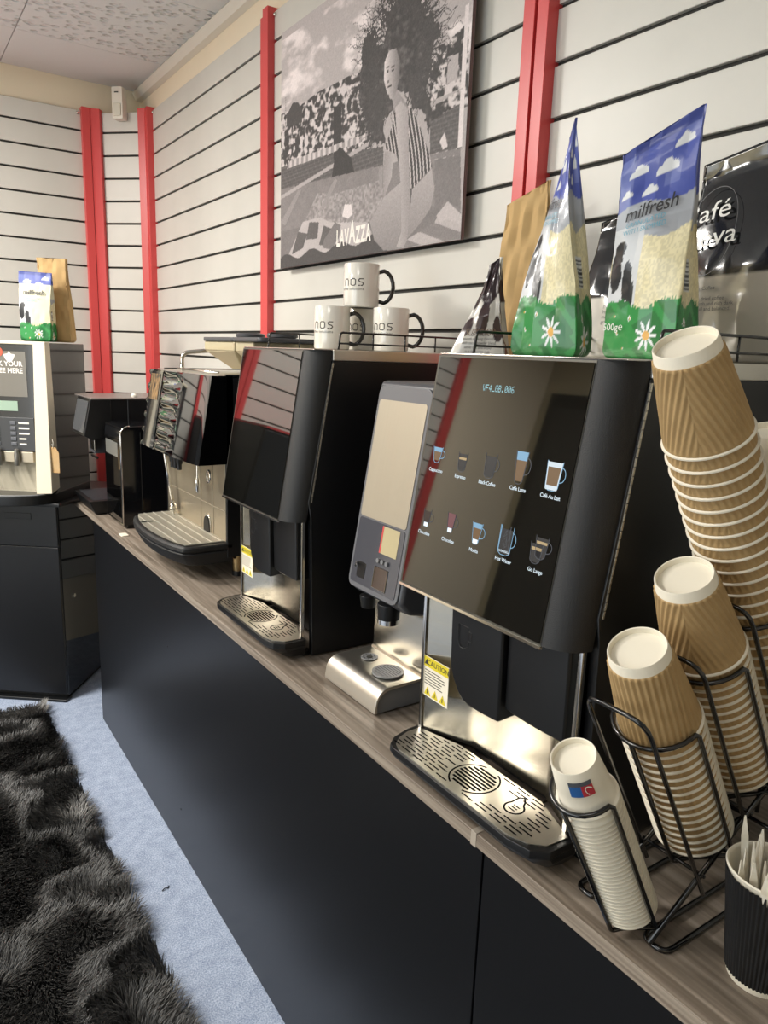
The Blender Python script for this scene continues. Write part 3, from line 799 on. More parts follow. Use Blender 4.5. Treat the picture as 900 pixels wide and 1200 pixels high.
    k = .178/x
    tm2 = MB()
    for off in (0,): tm2.add([(v[0]*k+off, v[1]*.95, 0) for v in tm.v], tm.f)
    obj('printed_lettering', place(tm2, (-.0006, Wd*(1-.394), Hh*.078), (0, -1, 0), (0, 0, 1)), mat('print_white', 'e8e2da', .6), t)
    tm = text_mb('PHOTOGRAPHED FOR CALENDAR', .0075, 'LEFT', spacing=1.3)
    obj('printed_caption', place(tm, (-.0006, Wd*.965, Hh*.52), (0, 0, 1), (0, 1, 0)), M_dark, t)
canvas()

# ------------------------------------------------------------------ mugs
def mug_mesh(t):
    r = .041; h = .096
    prof = [(0, .003), (r-.006, .003), (r-.004, 0), (r-.001, .002), (r, .006), (r, h-.002), (r-.0012, h), (r-.0035, h-.002), (r-.0038, .01), (0, .008)]
    b = obj('body', MB().lathe(prof, seg=64, close=False), M_mug, t, smooth=40)
    # handle on +x
    pts = [(r-.002, 0, .080)] + [(r+.006+.026*math.sin(R(a)), 0, .048+.036*math.cos(R(a))) for a in range(10, 171, 16)] + [(r-.002, 0, .016)]
    obj('handle', MB().tube(pts, .0046, 10), M_mugblack, t, smooth=True)
    obj('liner', MB().lathe([(r-.0041, h-.003), (r-.0041, .0105), (.0001, .0088)], seg=48, close=False), M_mugblack, t, smooth=True)
    def wrap(mb, a0, z):
        mb.v = [((r+.0003)*math.cos(a0+v[0]/r), (r+.0003)*math.sin(a0+v[0]/r), z+v[1]) for v in mb.v]; return mb
    tm = MB(); mm = .0014
    def bar(x0, y0, x1, y1): tm.box(x0, y0, 0, x1, y1, .0001)
    # rounded wordmark letters : n o s built from strokes
    def stroke(pts, w_=.0021, closed=False):
        for p, q in zip(pts, pts[1:]+([pts[0]] if closed else [])):
            if p == q: continue
            dx, dy = q[0]-p[0], q[1]-p[1]; l = math.hypot(dx, dy); nx, ny = -dy/l*w_/2, dx/l*w_/2; ex, ey = dx/l*w_/2, dy/l*w_/2
            tm.add([(p[0]-nx-ex, p[1]-ny-ey, 0), (q[0]-nx+ex, q[1]-ny+ey, 0), (q[0]+nx+ex, q[1]+ny+ey, 0), (p[0]+nx-ex, p[1]+ny-ey, 0)], [(0, 1, 2, 3)])
    stroke([(-.026, 0), (-.026, .010), (-.023, .0135), (-.0175, .0135), (-.0145, .010), (-.0145, 0)])
    stroke([(-.0075, .002), (-.0075, .0115), (-.0045, .0138), (.0015, .0138), (.0045, .0115), (.0045, .002), (.0015, -.0003), (-.0045, -.0003)], closed=True)
    stroke([(.0225, .0138), (.0145, .0138), (.0118, .0112), (.0135, .0078), (.0205, .0062), (.0225, .003), (.020, -.0003), (.0118, -.0003)])
    obj('logo_writing', wrap(tm, R(180+62), .047), M_dark, t)
    tm2 = text_mb('coffee solutions', .0085, 'RIGHT', spacing=1.12); tm2.v = [(v[0]+.024, v[1], v[2]) for v in tm2.v]
    obj('small_writing', wrap(tm2, R(180+62), .039), M_dark, t)
mug0 = thing('mug', (.875, 1.522, ZC+.6387), 'white mug with black handle at the left end of the bottom row', 'mug', 'mugs on the coffee machine', rotz=R(-32))
mug_mesh(mug0)
for loc, lab, rz in (((.976, 1.43, ZC+.6387), 'white mug with black handle at the right end of the bottom row', -34),
                 ((.975, 1.542, ZC+.6387), 'white mug half hidden behind the two front mugs', -33),
                 ((.938, 1.500, ZC+.6387+.0965), 'white mug with black handle stacked on top of the other three mugs', -30)):
    m_ = dup(mug0); m_.location = loc; m_['label'] = lab; m_.rotation_euler = (0, 0, R(rz))

# ------------------------------------------------------------------ bags
def bag(name, loc, label, cat, W, D, seal, colfn, m, rotz=0, nz=70, seal_h=.93, group=None, crinkle=.0025, gus=.5, seed=1, nf=44, ns=20, belly=.006):
    """loc = centre of base; local x = along the width, local -y = front; seal=((x,y,z),(x,y,z)) left and right ends of the top seam"""
    t = thing(name, loc, label, cat, group, rotz=rotz)
    A = Vector(seal[0]); B = Vector(seal[1]); sc = (A+B)/2; sd = (B-A)
    H = sc.z
    vs = []; cols = []; P = []
    for i in range(nf): P.append((0, i/nf))
    for i in range(ns): P.append((1, i/ns))
    for i in range(nf): P.append((2, i/nf))
    for i in range(ns): P.append((3, i/ns))
    def pt(face, s, t_):
        k = min(1, t_/seal_h); e = k*k*(3-2*k)
        # width and half depth along the height
        wv = Vector((W, 0, 0))*(1-e) + Vector((sd.x, sd.y, 0))*e
        w_ = wv.length; wd = wv.normalized(); nd = Vector((wd.y, -wd.x, 0))    # front normal
        dd_ = D*(1-k**1.6)+.0012
        if t_ < .05: q = .80+.20*math.sqrt(max(0, 1-(1-t_/.05)**2)); w_ *= q; dd_ *= q
        c = Vector((sc.x, sc.y, 0))*e
        if t_ > seal_h: c = Vector((sc.x, sc.y, 0))
        bl = belly*math.sin(PI*min(1, k*1.05))
        g = gus*D*.5*e*(1-k)*2.2
        if face == 0: x = -w_/2+w_*s; y = dd_/2+bl*(1-(2*s-1)**2)
        elif face == 1: x = w_/2-g*(1-abs(2*s-1)); y = dd_/2-dd_*s
        elif face == 2: x = w_/2-w_*s; y = -dd_/2-bl*(1-(2*s-1)**2)
        else: x = -w_/2+g*(1-abs(2*s-1)); y = -dd_/2+dd_*s
        zt = A.z+(B.z-A.z)*((x/w_)+.5) if w_ > 0 else H
        z = t_*(H*(1-e)+zt*e)
        return c + wd*x + nd*y + Vector((0, 0, z))
    rs = random.Random(seed)
    nzv = np.random.default_rng(seed).random((64, 64))
    def cr(face, s, t_):
        a = (face*17+s*6) % 63; b = (t_*9) % 63; ai, bi = int(a), int(b); fa, fb = a-ai, b-bi
        return ((nzv[ai, bi]*(1-fa)+nzv[ai+1, bi]*fa)*(1-fb)+(nzv[ai, bi+1]*(1-fa)+nzv[ai+1, bi+1]*fa)*fb)-.5
    for j in range(nz+1):
        t_ = j/nz
        for face, s in P:
            p = pt(face, s, t_)
            amp = crinkle*min(1, t_*8)*2
            n_ = cr(face, s, t_)*amp
            if face == 0: p = p+Vector((0, -n_, 0))
            elif face == 1: p = p+Vector((n_, 0, 0))
            elif face == 2: p = p+Vector((0, n_, 0))
            else: p = p+Vector((-n_, 0, 0))
            vs.append(p); cols.append(lin(colfn(face, s, t_)) if isinstance(colfn(face, s, t_), str) else colfn(face, s, t_))
    n = len(P); fs = []
    for j in range(nz):
        for i in range(n): fs.append((j*n+i, j*n+(i+1) % n, (j+1)*n+(i+1) % n, (j+1)*n+i))
    fs.append(tuple(range(n))[::-1]); fs.append(tuple(nz*n+i for i in range(n)))
    color_mesh('pouch', vs, fs, cols, m, t)
    def wrap(mb, face, s0, t0, asp, off=.0035, rot=0):
        out = []
        for v in mb.v:
            x = v[0]*math.cos(rot)-v[1]*math.sin(rot); y = v[0]*math.sin(rot)+v[1]*math.cos(rot)
            ww = W if face in (0, 2) else D
            s = s0+x/ww; tt = t0+y/H
            p = pt(face, s, tt); e = 1e-3
            du = pt(face, s+e, tt)-p; dv = pt(face, s, tt+e)-p; nn = du.cross(dv).normalized()
            out.append(tuple(p+nn*off))
        mb.v = out; return mb
    return t, wrap
def frnd(a, b): # cheap hash noise
    return (math.sin(a*127.1+b*311.7)*43758.5453) % 1
c_blue = lin('4a58a8'); c_white = lin('e9ecef'); c_green = lin('2d8a44'); c_green2 = lin('1d6f34'); c_powder = lin('e6dcb4'); c_powder2 = lin('d4c794')
c_film = lin('a9adb4'); c_black = lin('26282c'); c_blue2 = lin('6f7cc0')
def milk_col(face, s, t):
    g = .245+.02*math.sin(s*9+face)+.022*frnd(int(s*60), face)
    if t < g:
        # daisies
        for (f, a, b, r) in ((0, .62, .11, .15), (1, .5, .07, .16), (0, .2, .12, .022), (0, .3, .05, .02), (0, .38, .19, .035), (1, .35, .17, .05), (0, .15, .2, .02)):
            if f == face:
                dx = (s-a)*(1 if face == 0 else .6); dy = (t-b)*2.1; d = math.hypot(dx, dy)
                an = math.atan2(dy, dx)
                if d < r*.3: return lin('e0a52a')
                if d < r*(.62+.38*math.cos(an*9)): return c_white
        return c_green if frnd(int(s*9+t*21), int(t*17-s*4)) > .45 else c_green2
    if t < .62:
        if face == 0 and s < .42:
            # cow patches on the left of the front
            for cx, cy, rx, ry in ((.08, .42, .1, .10), (.27, .36, .07, .10), (.33, .30, .05, .07), (.12, .52, .09, .035)):
                dx = (s-cx)/rx; dy = (t-cy)/ry
                if dx*dx+dy*dy < 1+.5*(frnd(int(s*22), int(t*22))-.5): return c_black
            return c_white*.75
        if face == 1 and .25 < s < .62 and .30 < t < .44: return c_black*1.5 if (int(t*170) % 2) else c_white*.8
        if face in (0, 1, 2, 3):
            if t > .56+.02*math.sin(s*7+face): return c_film*.9
            return c_powder*(1 if frnd(int(s*45), int(t*105)) > .5 else .84)
    if t < .70+.02*math.sin(s*6): return c_film
    if t > .955: return c_blue*.75
    for cx, cy, r in ((.25, .86, .07), (.62, .82, .08), (.8, .9, .07), (.42, .75, .06), (.12, .77, .05)):
        dx = (s-cx); dy = (t-cy)*1.9
        if dy > -r*.35 and (math.hypot(dx, dy) < r or math.hypot(dx-r, dy+r*.2) < r*.75 or math.hypot(dx+r, dy+r*.2) < r*.7): return c_white*.9
    return c_blue if frnd(int(s*5), int(t*12)) > .35 else c_blue2*.9
M_film = attr_mat('printed_film', .28, .5, coat=.22, bump=(26, .7))
M_film_small = attr_mat('printed_film_soft', .4, .4, bump=(30, .3))
E_ink = mat('ink_black', '1d1d20', .4); E_inkb = mat('ink_blue', '5b9fb5', .4); E_inkw = mat('ink_white', 'e8e8e4', .4)
def milk_text(wr_, t, W):
    obj('brand_writing', wr_(text_mb('milfresh', W*.20, 'CENTER', shear=.1, bold=.0002), 0, .48, .67, 1), E_ink, t)
    obj('small_writing', wr_(text_mb('GRANULATED\nWITH SKIMMED', W*.075, 'CENTER'), 0, .42, .605, 1), E_inkb, t)
# near milk bag on the large machine (width along machine front; local x -> toward camera = -y world)
t, wr_ = bag('milk_powder_bag', (.852, .640, ZC+.6387), 'large milk powder bag with wide flat blue top seal, next to the paper cups', 'bag', .108, .052,
             ((-.030, -.05, .250), (.048, -.008, .300)), milk_col, M_film, rotz=R(-88), seed=3, group='milk powder bags', seal_h=.97, nf=90, ns=34, nz=140)
milk_text(wr_, t, .115)
obj('weight_writing', wr_(text_mb('500g\u212e', .013, 'CENTER'), 0, .16, .15, 1), E_inkw, t)
t, wr_ = bag('milk_powder_bag', (.858, .822, ZC+.6387), 'milk powder bag with a pointed blue top, beside the brown paper bag', 'bag', .110, .050,
             ((-.006, .022, .318), (.016, -.008, .333)), milk_col, M_film, rotz=R(-73), seed=8, group='milk powder bags', seal_h=.99, nf=90, ns=34, nz=140)
milk_text(wr_, t, .115)

# dark coffee bags
def cafe_col(face, s, t):
    if t > .93: return lin('16171a')
    if t > .40: return lin('141518')
    if face == 0 and s < .6 and .05 < t < .12 and .1 < s < .45: return lin('1c1c1c') if int(s*90) % 2 else lin('9c968a')
    return lin('9a958b')
M_film_dark = attr_mat('dark_film', .13, .6, coat=.6, bump=(12, .8))
t, wr_ = bag('coffee_bag', (1.055, .625, ZC+.6387), 'large glossy black coffee bag with beige base and pale writing', 'bag', .17, .055,
             ((-.095, .0, .285), (.095, .0, .325)), cafe_col, M_film_dark, rotz=R(-85), seed=5, group='black coffee bags', belly=.015)
obj('brand_writing', wr_(text_mb('Caf\u00e9\nNueva', .040, 'CENTER'), 0, .10, .66, 1, off=.006), E_inkw, t)
ring = MB(); pts = [(.040*math.cos(a)*.9, .066*math.sin(a)) for a in np.linspace(0, 2*PI, 40)]
for p, q in zip(pts[:-1], pts[1:]):
    ring.add([(p[0], p[1], 0), (q[0], q[1], 0), (q[0]*1.012, q[1]*1.012, 0), (p[0]*1.012, p[1]*1.012, 0)], [(0, 1, 2, 3)])
obj('oval_emblem', wr_(ring, 0, .17, .63, 1, off=.006), M_greyl, t)
obj('small_writing', wr_(text_mb('Instant Coffee\n\nFreeze dried coffee\nA smooth and rich dark\nroast full and balanced', .0075, 'LEFT'), 0, .04, .30, 1, off=.005), E_ink, t)
t, wr_ = bag('coffee_bag', (1.045, .845, ZC+.6387), 'black coffee bag with white label, half hidden behind the large milk powder bag', 'bag', .15, .07,
             ((-.055, .0, .225), (.06, .0, .25)), lambda f, s, t: lin('15161a') if t > .42 else lin('e6e2da'), M_film_dark, rotz=R(-85), seed=6, group='black coffee bags')
obj('small_writing', wr_(text_mb('INSTANT\nInstant freeze dried\nmedium roast coffee\ngranules', .008, 'LEFT'), 0, .42, .30, 1, off=.005), E_ink, t)

# ------------------------------------------------------------------ water / drinks dispenser between the two machines
def small_disp():
    t = thing('drinks_dispenser', (.677, 1.0, ZC), 'narrow silver drinks dispenser standing between the two large black machines', 'dispenser')
    W = .18
    # steel base: rounded front
    prof = [(.0, .006)] + arc(.03, .022, .028, 180, 90, 6)[0:0] + [(.0, .012)] + arc(.032, .021, .030, 175, 92, 7) + [(.105, .0525), (.105, .0475)] + arc(.033, .018, .027, 92, 175, 7) + [(.006, .006)]
    base = obj('base_cover', MB().prism(prof, 'y', 0, W), M_steel, t, bevel=.001)
    side = [(.004, .004), (.006, .012)] + arc(.034, .018, .027, 175, 92, 7) + [(.40, .046), (.40, .004)]
    obj('base_body', MB().prism(side, 'y', .004, W-.004), M_greyl, t, bevel=.001)
    # hole and grille
    obj('drain_cup', MB().lathe([(.017, .053), (.017, .0545), (.013, .0545), (.012, .0535), (.0001, .0535)], (.07, .128, 0), 28, False), M_greyl, t, smooth=30)
    h = MB().cyl((.07, .128, .0536), (.07, .128, .0546), .006, seg=16)
    for k in range(8): h.cyl((.07+.0115*math.cos(k*PI/4), .128+.0115*math.sin(k*PI/4), .0536), (.07+.0115*math.cos(k*PI/4), .128+.0115*math.sin(k*PI/4), .0547), .0012, seg=6)
    obj('drain_holes', h, M_groove, t)['kind'] = 'stuff'
    gr = MB().lathe([(.030, .053), (.030, .0562), (.0255, .0562), (.0255, .053)], (.062, .052, 0), 36, False)
    for k in range(-4, 5):
        d_ = k*.0056; hh = math.sqrt(.0262**2-d_*d_); gr.box(.062+d_-.0012, .052-hh, .0535, .062+d_+.0012, .052+hh, .0562)
    obj('cup_grille', gr, M_greyl, t, smooth=30)
    obj('grille_well', MB().cyl((.062, .052, .0530), (.062, .052, .0537), .0257, seg=30), M_groove, t)
    # steel upright
    obj('upright', MB().prism([(.103, .05), (.110, .06), (.113, .20), (.125, .20), (.125, .05)], 'y', .004, W-.004), M_steel_v, t, bevel=.001)
    # head with slanted face: plane from (.043,.175) to (.108,.585)
    def fx(z): return .045+(z-.195)*.163
    hb = [(fx(.20), .20), (fx(.20)+.02, .178), (.128, .165), (.40, .165), (.40, .585), (fx(.585), .585)]
    head = obj('head_shell', MB().prism(hb, 'y', 0, W), M_grey, t, bevel=.010, seg=4)
    obj('cabinet_back', MB().box(.128, .006, .05, .40, W-.006, .17), M_black, t, bevel=.002)
    def Q(y, h, off): z = .2+h*.987; return (fx(z)-off, W-y, z+off*.16)
    def panel(y0, h0, y1, h1, off, th=.002, r=.012):
        pl = rounded(y0, h0, y1, h1, r, 4)
        return MB().hull([Q(a, b, off) for a, b in pl], [Q(a, b, off+th) for a, b in pl])
    fr = obj('face_frame', panel(.008, -.004, .172, .382, -.001, .004, .016), mat('frame_grey', '66676b', .3), t, bevel=.0015)
    obj('steel_panel', panel(.016, .134, .164, .355, .0028, .0012, .006), mat('satin_steel', 'b0a693', .42, metal=.4, brushed=(3, 200, 3)), t)
    lp = obj('lower_panel', panel(.016, .006, .164, .131, .0028, .0012, .006), mat('gloss_grey', '4a4a50', .12, coat=.4), t)
    obj('cup_slot', MB().hull([Q(a, b, .0038) for a, b in rounded(.035, .018, .062, .048, .003)], [Q(a, b, .0046) for a, b in rounded(.035, .018, .062, .048, .003)]), M_black, lp)
    obj('tap_lever', MB().tube([Q(.030, .043, .005), Q(.045, .040, .016)], .0022, 6), M_steel_p, lp)
    obj('menu_card', MB().hull([Q(a, b, .0038) for a, b in rounded(.098, .078, .150, .128, .002)], [Q(a, b, .0045) for a, b in rounded(.098, .078, .150, .128, .002)]), mat('card_cream', 'b5a882', .5), lp)
    obj('menu_card_edge', MB().hull([Q(a, b, .0040) for a, b in ((.096, .078), (.100, .078), (.100, .128), (.096, .128))], [Q(a, b, .0049) for a, b in ((.096, .078), (.100, .078), (.100, .128), (.096, .128))]), M_red, lp)
    for k in range(3): obj('push_button', MB().cyl(Q(.100+.014*k, .064, .003), Q(.100+.014*k, .064, .008), .0042, seg=14), M_greyl, lp)
    b = panel(.092, .012, .134, .052, .0038, .0008, .002); obj('display_window', b, mat('display_brown', '4a3c34', .15, coat=.3), lp)
    obj('display_rim', MB().tube([Q(a, b_, .005) for a, b_ in ((.092, .012), (.134, .012), (.134, .052), (.092, .052))], .0008, 5, closed=True), M_steel_p, lp)
    obj('spout', MB().cyl((.062, .128, .182), (.062, .128, .158), .016, .013), M_black, t, bevel=.001)
    sp = obj('spout', MB().cyl((.066, .062, .185), (.066, .062, .152), .022, .020), M_black, t, bevel=.001)
    obj('spout_ring', MB().lathe([(.0205, .147), (.0205, .156), (.0165, .156), (.0165, .147)], (.066, .062, 0), 28, False), M_steel_p, sp, smooth=30)
    for x in (.03, .36):
        for y in (.02, W-.02): obj('foot', MB().cyl((x, y, 0), (x, y, .008), .009), M_black, t)
small_disp()

# brown paper bag and chocolate pouch standing on the dispenser
zt = ZC+.585
def kraft_col(f, s, t): return lin('c0a06e')*(1+.12*(frnd(int(s*4+f), int(t*7))-.5))
M_kb = attr_mat('kraft_print', .75, .3, bump=(30, .6))
t, _ = bag('paper_bag', (1.035, 1.083, zt), 'tall plain brown paper bag behind the pointed milk powder bag', 'bag', .10, .05,
        ((-.040, .0, .335), (.05, .0, .368)), kraft_col, M_kb, rotz=R(-80), seed=9, seal_h=.98, crinkle=.006)
def choc_col(f, s, t):
    if f in (1, 3): return lin('7a4a30') if (t < .35 and .2 < s < .8) else (lin('d8d3c8') if frnd(int(s*3), int(t*6)) > .4 else lin('4a2f28'))
    if t > .62+.25*abs(s-.55): return lin('33262a')
    for cx, cy, rx, ry in ((.5, .56, .17, .16), (.13, .47, .13, .08), (.9, .45, .12, .10), (.05, .72, .12, .1)):
        if ((s-cx)/rx)**2+((t-cy)/ry)**2 < 1: return lin('3a2a2a')
    return lin('cfcac2')
t, wr_ = bag('chocolate_pouch', (.930, 1.072, zt), 'small white and brown spotted chocolate powder pouch left of the brown paper bag', 'bag', .115, .07,
        ((.012, .0, .212), (.034, -.006, .226)), choc_col, attr_mat('printed_pouch', .25, .5, coat=.3, bump=(25, .6)), rotz=R(-52), seed=12, seal_h=.98, crinkle=.004)
obj('brand_writing', wr_(text_mb('SUPERIOR', .018, 'CENTER'), 0, .52, .42, 1, off=.004), mat('ink_brown', '6a5340', .5), t)
obj('small_writing', wr_(text_mb('CHOCOLATE\nsmooth drinking chocolate\nwith cocoa powder blend\nserve hot and enjoy\nin a favourite cup', .0075, 'CENTER'), 0, .52, .335, 1, off=.004), E_ink, t)

# ------------------------------------------------------------------ espresso machine with ribbed glossy head
def espresso():
    t = thing('espresso_machine', (.76, 1.88, ZC), 'espresso machine with glossy rippled black head, hopper and big rounded drip tray', 'espresso machine')
    W = .52
    obj('side_panel', MB().box(.0, .0, .062, .34, .012, .565), M_black, t, bevel=.002)
    obj('side_panel', MB().box(.0, W-.012, .062, .34, W, .565), M_black, t, bevel=.002)
    obj('body', MB().box(.03, .012, .062, .33, W-.012, .555), M_black, t)
    fp = obj('steel_front', MB().box(.0, .012, .085, .03, W-.012, .36), mat('warm_steel', 'cbbfa8', .34, metal=.85, brushed=(2, 2, 120)), t, bevel=.001)
    ln = mat('panel_line', '8f8676', .4)
    obj('panel_seam', MB().box(-.0012, .10, .09, .001, .1012, .36), ln, fp)
    obj('panel_seam', MB().box(-.0012, .20, .09, .001, .2012, .36), ln, fp)
    obj('panel_seam', MB().box(-.0012, .012, .19, .001, W-.012, .1912), ln, fp)
    arch = [(.146+.027*math.cos(a), .098+.030+.033*math.sin(a)) for a in np.linspace(0, PI, 14)] + [(.119, .088), (.173, .088)]
    arch2 = [(.146+.021*math.cos(a), .098+.028+.027*math.sin(a)) for a in np.linspace(0, PI, 14)] + [(.125, .090), (.167, .090)]
    obj('chute_rim', MB().prism(arch, 'x', -.004, .002), M_steel_p, t, bevel=.001)
    obj('chute_opening', MB().prism(arch2, 'x', -.006, -.003), M_black, t)
    obj('top_plate', MB().box(-.02, 0, .555, .34, W, .562), M_steel, t, bevel=.002)
    # head : curved front in plan, leaning forward at its foot, ripples running across it
    n, m = 64, 40; vs = []
    for j in range(m+1):
        v = j/m; z = .325 + v*.236
        xo = -.078 + v*.040
        for i in range(n+1):
            u = i/n; y = .0+W*u
            b = .012*math.sin(PI*min(1, max(0, u)))**.6
            rip = .0048*math.sin(v*PI*10.5)*min(1, max(0, (u-.36)/.10))*(1-min(1, max(0, (u-.66)/.03))) + .006*math.sin(v*PI*10.5+1)*min(1, max(0, (u-.93)/.05))
            vs.append((xo-b-rip, y, z))
    mb = MB(); fc = [(j*(n+1)+i, j*(n+1)+i+1, (j+1)*(n+1)+i+1, (j+1)*(n+1)+i) for j in range(m) for i in range(n)]
    mb.add(vs, fc)
    # sides, top, bottom closing back to x=.10
    o = len(mb.v)
    r0 = [vs[j*(n+1)] for j in range(m+1)]; r1 = [vs[j*(n+1)+n] for j in range(m+1)]
    mb.add([(.02, p[1], p[2]) for p in r0]+[(.02, p[1], p[2]) for p in r1], [])
    for j in range(m):
        mb.f.append((j*(n+1), o+j, o+j+1, (j+1)*(n+1))); mb.f.append((j*(n+1)+n, (j+1)*(n+1)+n, o+m+1+j+1, o+m+1+j))
    mb.f.append(tuple([i for i in range(n+1)]+[o+m+1, o])); mb.f.append(tuple([m*(n+1)+i for i in range(n+1)]+[o+m+1+m, o+m]))
    obj('front_cover', mb, M_gloss, t, smooth=50)
    cv = obj('menu_window', MB().add([(-.0795-.012*math.sin(PI*u)**.6+v*.040, W*u, .325+v*.236) for v in np.linspace(.02, .98, 3) for u in np.linspace(.70, .97, 12)],
              [(j*12+i, j*12+i+1, (j+1)*12+i+1, (j+1)*12+i) for j in range(2) for i in range(11)]), mat('menu_window_gloss', '17181c', .1, coat=.5), t, smooth=True)
    # cup picture strip at the top of the menu window
    def W_(u, v, off=.001): return (-.0795-.012*math.sin(PI*u)**.6+v*.040-off, W*u, .325+v*.236)
    pc = MB().add([W_(u, v) for v in (.62, .95) for u in (.74, .79, .84, .89, .94)], [(i, i+1, i+6, i+5) for i in range(4)])
    obj('menu_picture', pc, mat('picture_brown', '9c7a50', .3, vary=('2e2620', 60)), cv)
    # black outlets and steel taps
    for y in (.225, .255, .285):
        obj('coffee_outlet', MB().cyl((-.055, y, .33), (-.055, y, .285+.012*abs(y-.255)/.03), .012, .009).cyl((-.055, y, .30), (-.055, y, .28), .007), M_black, t, bevel=.001)
    obj('hot_water_tap', MB().lathe([(.003, .33), (.003, .272), (.0075, .262), (.0085, .252), (.006, .236), (.0055, .225), (.002, .225)], (-.03, .145, 0), 16), M_steel_p, t, smooth=30)
    obj('tap_ring', MB().tube([(-.03, .055+.011*math.cos(a), .285+.016*math.sin(a)) for a in np.linspace(0, 2*PI, 18)[:-1]], .0038, 8, closed=True), M_steel_p, t, smooth=True)
    wd = obj('steam_wand', MB().tube(fillet([(-.03, .44, .34), (-.03, .44, .30), (-.02, .40, .145)], .02), .0052, 10), M_steel_p, t, smooth=True)
    obj('wand_nozzle', MB().sphere((-.02, .398, .135), .013, 16).cyl((-.02, .398, .128), (-.019, .395, .105), .006, .004), M_steel_p, wd, smooth=50)
    # drip tray
    def outline(k=0):
        pts = [(.02, 0+k), (-.10+k, 0+k)] + [(-.125+k, .012)]
        for q in np.linspace(0, 1, 18):
            a = PI*q
            pts.append((-.132+k-.030*math.sin(a)**.7, .03+ (W-.10)*q + 0))
        pts += [(-.10+k, W-.045-k), (.02, W-.03-k)]
        return pts
    o1 = outline(0); o0 = [(min(.02, x+.022) if x < 0 else x, y*.97+.008, .046) for x, y in o1]
    tb = MB().hull(o0, [(x, y, .085) for x, y in o1]).hull([(x, y, .085) for x, y in o1], [(x+.004 if x < 0 else x, y, .1045) for x, y in o1])
    obj('drip_tray', tb, M_black_tex, t, smooth=40, bevel=.006)
    inn = outline(.012)
    gp = obj('tray_well', MB().prism([(x if x > 0 else x+.004, y) for x, y in inn], 'z', .1047, .1053), mat('tray_dark', '3a3833', .4, metal=.6), t)
    gr = MB()
    def xin(y):
        q = min(1, max(0, (y-.03)/(W-.10))); return -.132+.018-.030*math.sin(PI*q)**.7
    y = .02
    while y < W-.06:
        gr.box(xin(y), y-.0013, .1055, .0, y+.0013, .1078); y += .0062
    for x in np.linspace(-.15, -.01, 6):
        ys_ = [y_ for y_ in np.linspace(.02, W-.06, 60) if xin(y_) < x]
        if ys_: gr.box(x-.0014, min(ys_), .1056, x+.0014, max(ys_), .1085)
    obj('wire_grate', gr, mat('grate_steel', 'e0dccf', .38, metal=.6), t)['kind'] = 'stuff'
    obj('grate_slot', MB().box(-.14, .33, .1082, -.105, .337, .1094), M_black, t)
    for (x, y) in ((.045, .03), (.045, W-.03), (.30, .03), (.30, W-.03)):
        lg = obj('leg', MB().cyl((x, y, .012), (x, y, .064), .017), M_steel_dark if False else mat('brass_steel', 'a89470', .25, metal=1), t, bevel=.001)
        obj('rubber_foot', MB().cyl((x, y, 0), (x, y, .014), .019), M_black, lg, bevel=.001)
    # cup rail tube on the top
    obj('cup_rail', MB().tube(fillet([(.02, .40, .56), (.02, .40, .615), (.14, .37, .628), (.30, .34, .628)], .05, 8), .0065, 10), M_steel_p, t, smooth=True)
    obj('top_rail', MB().tube([(.0, .05, .568), (.0, .38, .568)], .003, 8), M_steel_p, t, smooth=True)
    # two bean hoppers
    for k, (hy, hx) in enumerate(((.14, .12), (-.06+.08, .20))):
        pass
    hp = obj('bean_hopper', MB().hull([(.13, .19, .572), (.13, .27, .572), (.19, .27, .572), (.19, .19, .572)], [(.07, .11, .625), (.07, .34, .625), (.24, .34, .625), (.24, .11, .625)]).hull([(.07, .11, .625), (.07, .34, .625), (.24, .34, .625), (.24, .11, .625)], [(.07, .11, .652), (.07, .34, .652), (.24, .34, .652), (.24, .11, .652)]), M_hopper, t, bevel=.004)
    obj('hopper_lid', MB().prism(rounded(.064, .104, .246, .346, .02), 'z', .652, .664), M_grey, hp, bevel=.003)
    obj('lid_knob', MB().lathe([(.030, .664), (.042, .667), (.043, .674), (.038, .678)], (.16, .20, 0), 32), M_grey, hp, smooth=40)
    hp2 = obj('bean_hopper', MB().hull([(.13, .02, .572), (.13, .08, .572), (.19, .08, .572), (.19, .02, .572)], [(.07, -.02, .625), (.07, .10, .625), (.26, .10, .625), (.26, -.02, .625)]).hull([(.07, -.02, .625), (.07, .10, .625), (.26, .10, .625), (.26, -.02, .625)], [(.07, -.02, .652), (.07, .10, .652), (.26, .10, .652), (.26, -.02, .652)]), M_hopper, t, bevel=.004)
    obj('hopper_lid', MB().prism(rounded(.060, -.08, .30, .104, .02), 'z', .652, .664), M_grey, hp2, bevel=.003)
    obj('lid_knob', MB().lathe([(.030, .664), (.042, .667), (.043, .674), (.038, .678)], (.17, .01, 0), 32), M_grey, hp2, smooth=40)
espresso()

